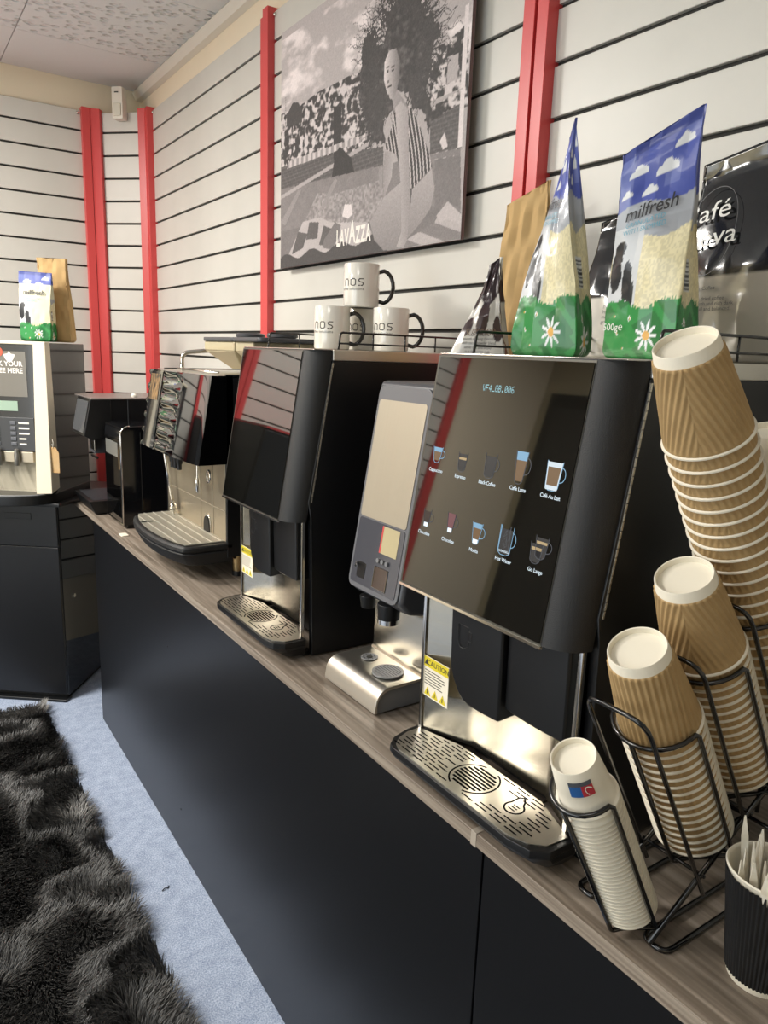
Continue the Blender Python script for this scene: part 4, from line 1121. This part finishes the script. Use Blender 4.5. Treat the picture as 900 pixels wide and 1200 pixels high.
# ------------------------------------------------------------------ two far machines at the end of the counter
def far_box():
    t = thing('milk_cooler', (.665, 2.585, ZC), 'glossy black box shaped machine with pale metal edge, left of the espresso machine', 'machine')
    W = .22; H = .358
    # rounded shell profile in xz
    pr = [(.0, .012), (.0, H-.03)] + arc(.030, H-.030, .030, 180, 90, 6) + [(.40, H), (.40, .012)]
    obj('housing', MB().prism(pr, 'y', 0, W), mat('glossy_case', '101114', .12, coat=.3), t, bevel=.002)
    ed = MB()
    path = [(-.0015, 0.0, .014), (-.0015, 0.0, H-.03)] + [(x, 0.0, z) for x, z in arc(.030, H-.030, .0315, 180, 90, 6)]
    ed.tube(path, .0028, 6)
    obj('edge_trim', ed, M_steel_p, t, smooth=True)
    obj('edge_trim', MB().tube([(-.0015, .002, .014), (-.0015, W-.002, .014)], .0028, 6), M_steel_p, t)
    obj('edge_trim', MB().tube([(.006, .002, H-.008), (.006, W-.002, H-.008)], .0024, 6), M_steel_p, t)
    fr = obj('door_panel', MB().box(-.004, .010, .02, .001, W-.010, .31), M_gloss, t, bevel=.001)
    obj('display', MB().box(-.0052, .03, .25, -.0035, W-.03, .30), mat('display_grey', '6f706c', .2), fr)
    obj('base', MB().box(.015, .008, 0, .39, W-.008, .014), M_black, t)
    obj('side_seam', MB().box(.065, -.0008, .03, .0665, .001, H-.02), M_groove, t)
far_box()
def far_machine():
    t = thing('coffee_maker', (.60, 2.84, ZC), 'small black coffee maker with slanted display head at the far counter end', 'coffee machine')
    W = .27; Z = lambda r: r+.6355
    head = [(-.0, Z(-.335)), (.028, Z(-.20)), (.10, Z(-.20)), (.10, Z(-.345)), (.03, Z(-.352))]
    hd = obj('display_head', MB().prism(head, 'y', .0, .20), M_black, t, bevel=.003)
    fx = lambda z: .028*(z-Z(-.335))/.135
    obj('display_glass', MB().hull([(fx(z)-.001, y, z) for y, z in ((.012, Z(-.325)), (.188, Z(-.325)), (.188, Z(-.21)), (.012, Z(-.21)))], [(fx(z)-.0025, y, z) for y, z in ((.012, Z(-.325)), (.188, Z(-.325)), (.188, Z(-.21)), (.012, Z(-.21)))]), mat('display_pale', '5b5d5f', .1, coat=.4), hd)
    obj('top_cover', MB().box(.03, -.002, Z(-.204), .50, W, Z(-.197)), mat('grey_top', '8d8580', .35, metal=.4), t, bevel=.002)
    obj('body', MB().box(.16, .0, .012, .50, W, Z(-.204)), M_black, t, bevel=.003)
    obj('upper_body', MB().box(.09, .004, Z(-.33), .17, W-.004, Z(-.204)), M_black, t, bevel=.003)
    dr_ = obj('drip_tray', MB().hull([(.03, .01, .004), (.03, W-.01, .004), (.17, W-.01, .004), (.17, .01, .004)], [(.008, .0, .055), (.008, W, .055), (.17, W, .055), (.17, .0, .055)]), M_black, t, bevel=.003)
    sl = MB()
    for k in range(16): sl.box(.025, .02+k*.015, .0552, .15, .024+k*.015, .0575)
    obj('tray_bars', sl, M_grey, dr_)['kind'] = 'stuff'
    obj('spout_block', MB().box(.05, .07, .225, .10, .15, Z(-.34)), M_grey, t, bevel=.003)
    obj('spout_plate', MB().box(.046, .05, .24, .052, .11, .285), M_steel_p, t, bevel=.001)
    obj('lever', MB().cyl((.05, .03, .215), (.05, .11, .215), .005), M_steel_p, t)
    obj('power_knob', MB().lathe([(.010, Z(-.197)), (.012, Z(-.190)), (.008, Z(-.184))], (.20, .05, 0), 16), M_whiteplastic, t, smooth=40)
far_machine()
tag(obj('sugar_packet', MB().prism(rounded(-.012, -.02, .012, .02, .004), 'z', ZC+.0002, ZC+.004), M_white, bevel=.001), 'small white packet on the worktop beside the espresso machine drip tray', 'packet')
bpy.data.objects['sugar_packet'].location = (.640, 2.50, 0)

# ------------------------------------------------------------------ vending machine on a base cabinet in the corner
KA = R(-37.5); KL = (.536, 3.084, 0)
def kiosk():
    b = thing('stand_cabinet', KL, 'tall black base cabinet under the table vending machine at the back wall', 'cabinet', rotz=KA)
    obj('carcass', MB().box(-.55, .012, .02, 0, .50, .832), M_gloss, b, bevel=.002)
    obj('door', MB().box(-.55, -.004, .03, -.002, .012, .832-.17), M_black_lam, b, bevel=.0015)
    dw = obj('drawer_front', MB().box(-.55, -.004, .665, -.002, .012, .830), M_black_lam, b, bevel=.0015)
    obj('label_slot', MB().box(-.215, -.006, .775, -.105, -.003, .800), M_black, dw, bevel=.001)
    obj('plinth', MB().box(-.54, .015, 0, -.012, .49, .022), M_black, b)
    obj('leveling_plate', MB().box(-.555, -.02, 0, .003, .03, .012), M_black, b, bevel=.002)
    obj('lock', MB().cyl((-.0005, .10, .43), (.004, .10, .43), .009, seg=14), M_steel_p, b)
    t = thing('vending_machine', (KL[0], KL[1], .832), 'cream and black table-top vending machine with keypad, in the back left corner', 'vending machine', rotz=KA)
    obj('base_board', MB().prism([(-.55, -.02), (-.55, .50), (.05, .50), (.05, .10), (.02, -.02)], 'z', .0005, .014), M_black, t, bevel=.002)
    obj('base_unit', MB().prism([(-.5, -.05)]+[(-.25+.23*math.cos(a)*1.0, -.03-.085*math.sin(a)) for a in np.linspace(PI, 0, 16)]+[(.0, .0), (.0, .30), (-.5, .30)], 'z', .014, .052), M_black, t, bevel=.003)
    obj('tray_rim', MB().tube([(-.25+.225*math.cos(a), -.03-.080*math.sin(a), .054) for a in np.linspace(PI, 0, 24)], .003, 6), M_greyl, t, smooth=True)
    obj('body', MB().box(-.5, .02, .05, -.004, .31, .630), mat('side_gloss', '3a3534', .14, coat=.6), t, bevel=.003)
    C_ = mat('cream_plastic', 'e2d9c2', .45)
    obj('front_pillar', MB().hull([(-.060, -.035, .052), (.004, -.035, .056), (.004, .03, .070), (-.060, .03, .052)], [(-.052, -.008, .634), (-.004, -.008, .634), (-.004, .03, .634), (-.052, .03, .634)]), C_, t, bevel=.003)
    obj('top_frame', MB().box(-.5, -.008, .622, -.05, .03, .634), C_, t, bevel=.002)
    obj('recess_panel', MB().add([(-.5, .02, .052), (-.055, .02, .052), (-.055, .02, .24), (-.5, .02, .24), (-.055, -.03, .052), (-.055, -.02, .24)], [(0, 1, 2, 3), (1, 4, 5, 2)]), C_, t)
    up = obj('display_panel', MB().box(-.5, -.004, .29, -.053, .02, .622), mat('display_dark', '2e2f31', .18, coat=.4), t, bevel=.0015)
    obj('advert_panel', MB().box(-.44, -.0052, .425, -.085, -.0035, .595), mat('advert_grey', '75726c', .12, coat=.4), up)
    obj('status_display', MB().box(-.44, -.0055, .370, -.128, -.0035, .408), mat('lcd_green', '8fa592', .3, emit='8fa592', estr=.15), up)
    pad = obj('keypad_panel', MB().box(-.45, -.008, .215, -.066, .02, .345), mat('keypad_grey', '3c3d3f', .35), t, bevel=.0015)
    for r_ in range(5):
        for x in (-.28, -.215, -.150):
            obj('push_button', MB().box(x-.011, -.011, .318-r_*.0205, x+.011, -.0075, .331-r_*.0205), mat('button_grey', '5c5e64', .3), pad, bevel=.001)
        obj('drink_label', MB().box(-.128, -.0092, .3215-r_*.0205, -.128+(.042 if r_ < 3 else .028), -.0078, .328-r_*.0205), M_whiteplastic, pad)
    tm = text_mb('DRINK YOUR\nCOFFEE HERE', .026, 'RIGHT', bold=.0006)
    obj('panel_writing', place(tm, (-.098, -.0058, .535), (1, 0, 0), (0, 0, 1)), mat('print_white', 'e8e2da', .6), up)
    obj('cup_emblem', MB().prism([(-.166, .570), (-.156, .556), (-.140, .556), (-.130, .570), (-.126, .583), (-.142, .586), (-.148, .596), (-.154, .586), (-.170, .583)], 'y', -.006, -.0045), mat('print_white', 'e8e2da', .6), up)
    obj('red_emblem', MB().prism([(p[0], p[1]) for p in arc(-.19, .592, .018, 0, 360, 18)[:-1]], 'y', -.0061, -.0046), mat('emblem_red', 'c2563c', .5), up)
    obj('outlet_strip', MB().box(-.45, -.012, .172, -.075, .02, .213), mat('pale_plate', 'b3a995', .35, metal=.3), t, bevel=.002)
    for x in (-.135, -.205):
        obj('nozzle', MB().lathe([(.008, .160), (.011, .166), (.011, .205), (.0095, .208), (.0095, .222), (.005, .226)], (x, -.022, 0), 18), mat('nozzle_grey', '77756f', .3, metal=.5), t, smooth=40)
    obj('hinge_catch', MB().cyl((-.035, -.012, .246), (.006, -.012, .246), .006, seg=12), M_steel_p, t)
    # hanging kraft tag
    g = thing('paper_tag', (KL[0]+.01*.793, KL[1]-.01*.609, 1.10), 'small kraft paper tag hanging from the catch of the cream machine', 'tag', rotz=KA)
    obj('card', MB().prism([(-.022, -.13), (.022, -.13), (.022, -.052), (.010, -.030), (-.010, -.030), (-.022, -.052)], 'y', -.021, -.0185), M_kraftbag, g)
    obj('string', MB().tube([(0, -.022, -.033), (.003, -.023, -.012), (0, -.021, -.0)], .0012, 5), M_white, g)
    return b, t
kiosk()
kz = .832+.6345
def kl(x, y): return (KL[0]+.793*x+.609*y, KL[1]-.609*x+.793*y, kz)
def milk2(f, s, t):
    if f == 0 and .27 < t < .62 and s > .4: return lin('ddd9bb')
    c = milk_col(f, s, t)
    if .62 < t < .82: return lin('dcd9bd')
    if t >= .82: return c
    return c
t, wr_ = bag('milk_powder_bag', kl(-.082, .10), 'small milk powder bag with cow print on top of the cream vending machine', 'bag', .115, .06,
       ((-.062, .0, .262), (.062, .0, .258)), milk2, M_film_small, rotz=KA+R(5), seed=21, group='milk powder bags', seal_h=.99, nz=60)
obj('brand_writing', wr_(text_mb('milfresh', .024, 'CENTER', shear=.1, bold=.0003), 0, .48, .70, 1), E_ink, t)
obj('small_writing', wr_(text_mb('GRANULATED\nSKIMMED', .009, 'CENTER'), 0, .42, .60, 1), E_inkb, t)
t, _ = bag('paper_bag', kl(-.035, .185), 'folded brown paper bag behind the milk powder bag on the vending machine', 'bag', .095, .065,
       ((-.075, .0, .322), (.035, .0, .322)), kraft_col, M_kb, rotz=KA+R(8), seed=22, seal_h=.99, crinkle=.006, nz=50)

# ------------------------------------------------------------------ paper cups
def ripple_cup(rim, base, h, name, lab, cat, K=470, amp=.00085, msl=None, seamrot=0):
    """mouth down: local z = 0 is the rim, the cup's underside looks up"""
    t = thing(name, (0, 0, 0), lab, cat)
    rr = lambda z: rim-.0020 + (base-rim+.0020)*(z/h)
    prof = [(rim-.0030, .004), (rim-.0022, .0004), (rim-.0006, -.0002), (rim+.0012, .0008), (rim+.0011, .0024), (rim-.0014, .0030), (rr(.004), .004), (rr(h*.5), h*.5), (rr(h-.001), h-.001), (base-.0006, h), (base-.0018, h-.0006), (base-.0022, h-.007), (.0001, h-.0072)]
    obj('cup_wall', MB().lathe(prof, seg=64, close=False), M_white, t, smooth=45)
    if msl:
        seg = 300; rows = 30; vs = []; z0, z1 = .0022, h-.0125
        sl = (rim-.002-base)/h; al = math.sin(math.atan(sl))
        for j in range(rows+1):
            z = z0+(z1-z0)*j/rows; r = rr(z)+.0011; RR = r/al
            for k in range(seg):
                th = -PI+2*PI*k/seg
                ph = RR*math.sin(th*al)*K*2
                q = amp*math.sin(ph)*min(1, (z-z0)/.007)
                vs.append(((r+q)*math.cos(th), (r+q)*math.sin(th), z))
        for z, dr in ((z0, -.0016), (z1, -.0016)):
            for k in range(seg):
                th = -PI+2*PI*k/seg; vs.append(((rr(z)+.0001)*math.cos(th), (rr(z)+.0001)*math.sin(th), z))
        fs = [(j*seg+k, j*seg+(k+1) % seg, (j+1)*seg+(k+1) % seg, (j+1)*seg+k) for j in range(rows) for k in range(seg)]
        b0 = (rows+1)*seg
        fs += [(k, b0+k, b0+(k+1) % seg, (k+1) % seg) for k in range(seg)]
        fs += [(rows*seg+k, rows*seg+(k+1) % seg, b0+seg+(k+1) % seg, b0+seg+k) for k in range(seg)]
        s_ = obj('ripple_sleeve', MB().add(vs, fs), msl, t, smooth=True)
        s_.rotation_euler = (0, 0, seamrot)
    return t
YC = .44
def axis_mat(top, bot, spin=0):
    a = (Vector(top)-Vector(bot)).normalized()
    q = a.to_track_quat('Z', 'Y')
    return a, q
ORD = ['topmost', 'second', 'third', 'fourth', 'fifth', 'sixth', 'seventh', 'eighth', 'ninth', 'tenth', 'eleventh', 'twelfth', 'thirteenth', 'fourteenth', 'fifteenth', 'sixteenth', 'seventeenth', 'eighteenth', 'nineteenth', 'twentieth', 'twenty-first', 'twenty-second', 'twenty-third', 'twenty-fourth', 'twenty-fifth', 'twenty-sixth', 'twenty-seventh', 'twenty-eighth', 'twenty-ninth', 'thirtieth', 'thirty-first']
def stack(proto, top, bot, h, step, n, toplab, lab, group, spin=0, first=None):
    """top = centre of the topmost cup's base, bot = centre of the lowest rim"""
    a, q = axis_mat(top, bot)
    from mathutils import Quaternion
    for i in range(n):
        c = dup(proto) if not (first and i == 0) else proto
        p = Vector(top)-a*(h+step*i)
        c.location = p; c.rotation_mode = 'QUATERNION'
        c.rotation_quaternion = q @ Quaternion((0, 0, 1), spin + (0 if i == 0 else random.uniform(-.5, .5)))
        if i == 0: c['label'] = toplab
        else: c['label'] = lab % ORD[i]; c['group'] = group
D3 = lambda x, z: (x, YC, CH+z)
kr = ripple_cup(.045, .0305, .108, 'paper_cup', 'x', 'cup', msl=M_kraft, seamrot=0)
# B, C, D stacks
stack(kr, D3(.622, -.290), D3(.771, -.548), .103, .0124, 16, 'kraft ripple cup on top of the front ripple stack, mouth down', 'kraft ripple cup, %s from the top of the front ripple stack', 'cups in the front ripple stack', spin=5.2, first=True)
stack(kr, D3(.689, -.224), D3(.849, -.492), .100, .0125, 17, 'kraft ripple cup on top of the middle ripple stack, mouth down', 'kraft ripple cup, %s from the top of the middle ripple stack', 'cups in the middle ripple stack', spin=2.0)
stack(kr, D3(.648, .007), D3(.930, -.440), .092, .0168, 26, 'kraft ripple cup on top of the tallest ripple stack, mouth down', 'kraft ripple cup, %s from the top of the tallest ripple stack', 'cups in the tallest ripple stack', spin=2.0)
# small white cups
sm = ripple_cup(.0315, .0235, .060, 'paper_cup', 'x', 'cup')
def patch(m_, a0, a1, z0, z1, off=.0006, n=8):
    rr = lambda z: .0315-.002+(.0235-.0295)*(z/.060)
    vs = [((rr(z)+off)*math.cos(a), (rr(z)+off)*math.sin(a), z) for z in (z0, z1) for a in np.linspace(a0, a1, n)]
    return MB().add(vs, [(i, i+1, n+i+1, n+i) for i in range(n-1)])
A_top, A_bot = D3(.539, -.387), D3(.656, -.603)
rest = dup(sm)
stack(rest, tuple(Vector(A_top)-(Vector(A_top)-Vector(A_bot)).normalized()*.0066), A_bot, .060, .0064, 29, 'x', 'small plain white paper cup, %s below the marked top one', 'cups in the small white stack', first=True)
rest['label'] = 'small plain white paper cup directly below the marked top one'; rest['group'] = 'cups in the small white stack'
a, q = axis_mat(A_top, A_bot)
sm.location = Vector(A_top)-a*.060+a*.004; sm.rotation_mode = 'QUATERNION'; sm.rotation_quaternion = q
sm['label'] = 'small white paper cup with red and blue mark on top of the small cup stack'
# direction on the cup that faces the camera/down-left
inv = q.inverted(); dcam = inv @ (Vector((0, 0, CH))-Vector(A_top)); ac = math.atan2(dcam.y, dcam.x)
wh = [c for c in sm.children][0]
obj('printed_mark_grey', patch(None, ac-.62, ac+.30, .0445, .050), mat('mark_grey', '55585f', .5), sm)
obj('printed_mark_blue', patch(None, ac-.62, ac-.16, .031, .0445), mat('mark_blue', '2d62a3', .5), sm)
mr = obj('printed_mark_red', patch(None, ac-.16, ac+.30, .031, .0445), mat('mark_red', 'b8323c', .5), sm)
sw = MB(); pts = [(.0036*math.cos(b_)*(1-.09*k), .0036*math.sin(b_)) for k, b_ in enumerate(np.linspace(.4, 5.6, 12))]
vs = []
for k, (x, y) in enumerate(pts):
    for e in (.82, 1.18):
        z = .0380+y*e*1.3; aa = ac+.07+x*e*1.3/.026; r_ = .0295-.006*(z/.060)+.0010
        vs.append((r_*math.cos(aa), r_*math.sin(aa), z))
obj('printed_swirl', MB().add(vs, [(2*i, 2*i+1, 2*i+3, 2*i+2) for i in range(len(pts)-1)]), M_whiteplastic, mr)
# large white cups with round brown emblem (behind the tall stack)
big = ripple_cup(.045, .0320, .135, 'paper_cup', 'x', 'cup')
E_top = Vector((.817, .440, CH-.068)); E_ax = Vector((-.26, 0, .966)).normalized()
qe = E_ax.to_track_quat('Z', 'Y')
for i in range(6):
    c = big if i == 0 else dup(big)
    c.location = E_top - E_ax*(.135+.012*i); c.rotation_mode = 'QUATERNION'; c.rotation_quaternion = qe
    c['label'] = 'large white paper cup with brown round emblem behind the tallest ripple stack' if i == 0 else 'large white paper cup, %s from the top, behind the tallest ripple stack' % ORD[i]
    if i: c['group'] = 'large white cups behind the tallest stack'
dcam = qe.inverted() @ (Vector((0, 0, CH))-E_top); ac = math.atan2(dcam.y, dcam.x)+.35
def on_big(x, z, off=.0008):
    r_ = .042-(.010)*(z/.135)+off; a_ = ac+x/.036; return (r_*math.cos(a_), r_*math.sin(a_), z)
disc = MB(); cz = .074
disc.add([on_big(0, cz)]+[on_big(.025*math.cos(b_), cz+.024*math.sin(b_)) for b_ in np.linspace(0, 2*PI, 33)[:-1]], [(0, 1+i, 1+(i+1) % 32) for i in range(32)])
em = obj('round_emblem', disc, mat('print_brown', '33261f', .5), big)
rg = MB()
for rad, cx, cy in ((.021, 0, 0), (.010, -.004, -.001)):
    pp = [(cx+rad*math.cos(b_), cy+rad*math.sin(b_)) for b_ in np.linspace(0, 2*PI, 25)]
    for p, q_ in zip(pp[:-1], pp[1:]):
        rg.add([on_big(p[0], cz+p[1], .0014), on_big(q_[0], cz+q_[1], .0014), on_big(cx+(q_[0]-cx)*.93, cz+cy+(q_[1]-cy)*.93, .0014), on_big(cx+(p[0]-cx)*.93, cz+cy+(p[1]-cy)*.93, .0014)], [(0, 1, 2, 3)])
rg.add([on_big(.004, cz-.008, .0014), on_big(.006, cz-.008, .0014), on_big(.006, cz+.020, .0014), on_big(.004, cz+.020, .0014)], [(0, 1, 2, 3)])
obj('emblem_lines', rg, mat('print_tan', '8a7862', .5), em)

# ------------------------------------------------------------------ wire cup rack
def rack():
    t = thing('cup_rack', (.655, YC, ZC), 'black wire rack holding the leaning stacks of paper cups', 'rack')
    o = Vector((.655, YC, ZC))
    def T(name, pts, r=.0028, fr=.012, parent=t, closed=False):
        pts = [Vector(p)-o for p in pts]
        return obj(name, MB().tube(fillet(pts, fr) if fr and not closed else pts, r, 8, closed), M_wire, parent, smooth=True)
    z = ZC+.0034
    # two hairpin feet on the counter, front turned back
    for y0, y1 in ((.388, .418), (.484, .514)):
        T('foot', [(.99, y0, z), (.657, y0, z), (.657, y1, z), (.99, y1, z)], .0034, .018)
    T('rear_bar', [(.97, .388, z+.006), (.97, .514, z+.006)], .003, 0)
    # slanted base rails: from the front of the feet up towards the back
    R0 = Vector((.648, 0, ZC+.010)); R1 = Vector((.990, 0, ZC+.212)); dr_ = (R1-R0).normalized()
    for y in (.403, .477):
        T('base_rail', [(R0.x, y, R0.z), (R1.x, y, R1.z), (R1.x+.004, y, ZC+.008)], .0032, .02)
    for k in (.10, .20, .30, .38):
        p = R0+dr_*k; T('cross_bar', [(p.x, .398, p.z), (p.x, .482, p.z)], .0024, 0)
    def rail_at(a, p): # intersection of the stack's axis with the rail line
        return p
    # baskets: (bottom centre, top centre, radius, hoop height)
    for (bt, tp, rad, hh, bh) in ((A_bot, A_top, .0345, .203, .0), (D3(.771, -.548), D3(.622, -.290), .0485, .203, .262), (D3(.849, -.492), D3(.689, -.224), .0485, .206, .25), (D3(.930, -.440), D3(.648, .007), .0485, .205, .25)):
        b_ = Vector(bt); a_ = (Vector(tp)-b_).normalized(); f_ = Vector((-a_.z, 0, a_.x)).normalized()   # f_ points to the aisle
        yv = Vector((0, 1, 0)); lo = b_-a_*.012; hi = b_+a_*hh
        g = rad
        # front hoop: down the near side, round the front, down the far side
        pts = [lo-yv*g, hi-yv*g]
        hoop = [hi-yv*g*.96+f_*g*.25] + [hi+f_*g*(1.0)*math.cos(q)+yv*g*math.sin(q) for q in np.linspace(-1.15, 1.15, 11)] + [hi+yv*g*.96+f_*g*.25]
        path = fillet([lo-yv*g-f_*0, hi-yv*g], .001)[:-1] + [hi-yv*g-a_*.006, hi-yv*g*.99+f_*.004] + hoop + [hi+yv*g*.99+f_*.004, hi+yv*g-a_*.006, lo+yv*g]
        T('basket_hoop', path, .0028, 0)
        T('front_wire', [lo-yv*g, lo+f_*g*.7-yv*g*.2, lo+f_*g*1.0, hi+f_*g*1.0], .0028, .012)
        T('bottom_wire', [lo-yv*g, lo+yv*g], .0026, 0)
        if bh:
            bk = f_*(g+.0045)
            T('support_loop', [lo+bk-yv*g*.8-a_*.02, b_+bk-yv*g*.8+a_*bh, b_+bk+yv*g*.8+a_*bh, lo+bk+yv*g*.8-a_*.02], .0028, .022)
    return t
rack()

# ------------------------------------------------------------------ black cup with stirrers
def stir_cup():
    cx, cy = .721, .319
    t = thing('takeaway_cup', (cx, cy, ZC), 'black ripple paper cup filled with wrapped stirrers at the near counter edge', 'cup')
    h = .130; b, r = .0305, .0445
    prof = [(.0001, .004), (b-.002, .004), (b-.001, .0), (b, .0), (b+.0006, .001), (b+.0008, .008), (r-.001, h-.004), (r+.001, h-.004), (r+.0018, h-.0015), (r+.0006, h), (r-.001, h-.001), (r-.0018, h-.004), (b, .008), (.0001, .0075)]
    obj('cup_wall', MB().lathe(prof, seg=64, close=False), M_white, t, smooth=45)
    seg = 300; rows = 10; vs = []
    for j in range(rows+1):
        z = .0075+(h-.007-.0075)*j/rows; rr = b+(r-b)*(z/h)+.0014
        for k in range(seg):
            th = 2*PI*k/seg; q = .0009*math.sin(th*56+z*9); vs.append(((rr+q)*math.cos(th), (rr+q)*math.sin(th), z))
    fs = [(j*seg+k, j*seg+(k+1) % seg, (j+1)*seg+(k+1) % seg, (j+1)*seg+k) for j in range(rows) for k in range(seg)]
    obj('ripple_sleeve', MB().add(vs, fs), M_blackpaper, t, smooth=True)
    # wrapped stirrers: flat paper sleeves with pointed top
    m_ = mat('stirrer_paper', 'e9e4d6', .7, vary=('d8cfba', 60)); first = None
    rs = random.Random(4)
    labs = 'white paper wrapped stirrer standing in the black ripple cup'
    for i in range(26):
        if first is None:
            L = .165; w_ = .0036
            mb = MB().hull([(-w_, -.0007, 0), (w_, -.0007, 0), (w_, .0007, 0), (-w_, .0007, 0)], [(-w_, -.0008, L*.86), (w_, -.0008, L*.86), (w_, .0008, L*.86), (-w_, .0008, L*.86)])
            mb.hull([(-w_, -.0008, L*.86), (w_, -.0008, L*.86), (w_, .0008, L*.86), (-w_, .0008, L*.86)], [(-.0007, -.0005, L), (.0009, -.0005, L), (.0009, .0005, L), (-.0007, .0005, L)])
            s_ = obj('wrapped_stirrer', mb, m_); first = s_
        else:
            s_ = first.copy(); link(s_)
        ang = i*2.4; rad = .0075+.019*(i/26)**.5
        px_, py_ = rad*math.cos(ang), rad*math.sin(ang)
        tx, ty = px_*1.75+rs.uniform(-.005, .005), py_*1.30+rs.uniform(-.005, .005)
        k_ = (.026/max(.026, math.hypot(px_*.8, py_*.8))); px_ *= .75*k_; py_ *= .75*k_
        d_ = Vector((tx-px_, ty-py_, .13)).normalized()
        s_.location = (cx+px_, cy+py_, ZC+.0085); s_.rotation_mode = 'QUATERNION'
        from mathutils import Quaternion
        s_.rotation_quaternion = d_.to_track_quat('Z', 'Y') @ Quaternion((0, 0, 1), rs.uniform(0, 3.1))
        s_.scale = (1, 1, rs.uniform(.82, .98))
        tag(s_, labs, 'stirrer', 'stirrers in the black cup')
stir_cup()

# ------------------------------------------------------------------ shaggy rug
def rug():
    t = thing('shaggy_rug', (-.55, 1.2, 0), 'dark grey and black shaggy rug on the blue carpet', 'rug')
    obj('backing', MB().box(-1.0, -2.0, .0005, .985, 1.88, .010), mat('rug_backing', '121212', .9), t)
    g = np.random.default_rng(11)
    n = 170000
    x = g.uniform(-.95, .99, n); y = g.uniform(-.15, 1.885, n)
    # visible zone only: drop what lies outside the picture to the left
    keep = (x > -.60+.0*y) ; x, y = x[keep], y[keep]; n = len(x)
    X, Y = x*1.0+10, y*1.0+10
    cl = vnoise(X, Y, 6, 40, 2); cl2 = vnoise(X, Y, 5, 50, 2); hi = vnoise(X, Y, 3.2, 60, 3)
    ang = cl*12+g.normal(0, .35, n)
    lean = .014+.020*cl2+g.normal(0, .004, n)
    hgt = .020+.013*vnoise(X, Y, 9, 70, 2)+g.uniform(0, .006, n)
    dx, dy = np.cos(ang)*lean, np.sin(ang)*lean
    wx, wy = -np.sin(ang)*.0011, np.cos(ang)*.0011
    z0 = np.full(n, .009)
    v = np.stack([np.stack([x-wx, y-wy, z0], -1), np.stack([x+wx, y+wy, z0], -1),
                  np.stack([x+dx*.45+wx, y+dy*.45+wy, z0+hgt*.8], -1), np.stack([x+dx*.45-wx, y+dy*.45-wy, z0+hgt*.8], -1),
                  np.stack([x+dx, y+dy, z0+hgt], -1)], 1).reshape(-1, 3)
    me = bpy.data.meshes.new('pile')
    b = (np.arange(n)*5)[:, None]
    q = (b+np.array([[0, 1, 2, 3]])); tr = (b+np.array([[3, 2, 4]]))
    loops = np.concatenate([q, tr], 1).reshape(-1)
    me.vertices.add(n*5); me.vertices.foreach_set('co', v.ravel())
    me.loops.add(len(loops)); me.loops.foreach_set('vertex_index', loops.astype(np.int32))
    me.polygons.add(n*2)
    st = (np.arange(n)*7)[:, None]+np.array([[0, 4]]); me.polygons.foreach_set('loop_start', st.ravel().astype(np.int32))
    me.update(calc_edges=True); me.validate()
    tone = np.clip(.13+1.1*np.clip(hi-.50, 0, 1)*3.4 + .25*np.clip(vnoise(X, Y, 26, 90, 2)-.5, 0, 1) + g.normal(0, .05, n), .04, .50)
    base = np.stack([tone, tone*.985, tone*.96], -1)**2.0
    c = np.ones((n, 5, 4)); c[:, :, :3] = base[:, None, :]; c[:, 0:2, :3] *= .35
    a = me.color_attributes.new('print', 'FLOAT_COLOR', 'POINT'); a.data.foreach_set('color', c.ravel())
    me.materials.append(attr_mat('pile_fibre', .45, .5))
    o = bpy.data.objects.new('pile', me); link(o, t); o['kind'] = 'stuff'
rug()
tag(obj('carpet_fluff', MB().tube([(0, 0, .002), (.008, .004, .004), (.016, .002, .003), (.022, .010, .002)], .0015, 5), M_black), 'tiny dark fluff on the blue carpet beside the rug', 'fluff')
bpy.data.objects['carpet_fluff'].location = (.52, 1.78, 0)

# black storage cabinet at the back wall, left of the vending machine (outside the frame, mirrored in the glossy doors)
t = thing('storage_cabinet', (-1.05, 3.42, 0), 'tall plain black storage cabinet at the back wall left of the vending machine', 'cabinet')
obj('carcass', MB().box(0, .02, 0, .78, .43, 1.38), M_black_lam, t, bevel=.002)
obj('door', MB().box(.002, 0, .05, .388, .02, 1.37), M_black_lam, t, bevel=.002)
obj('door', MB().box(.392, 0, .05, .778, .02, 1.37), M_black_lam, t, bevel=.002)
obj('red_edge', MB().box(0, -.002, 1.381, .78, .43, 1.392), M_red, t)
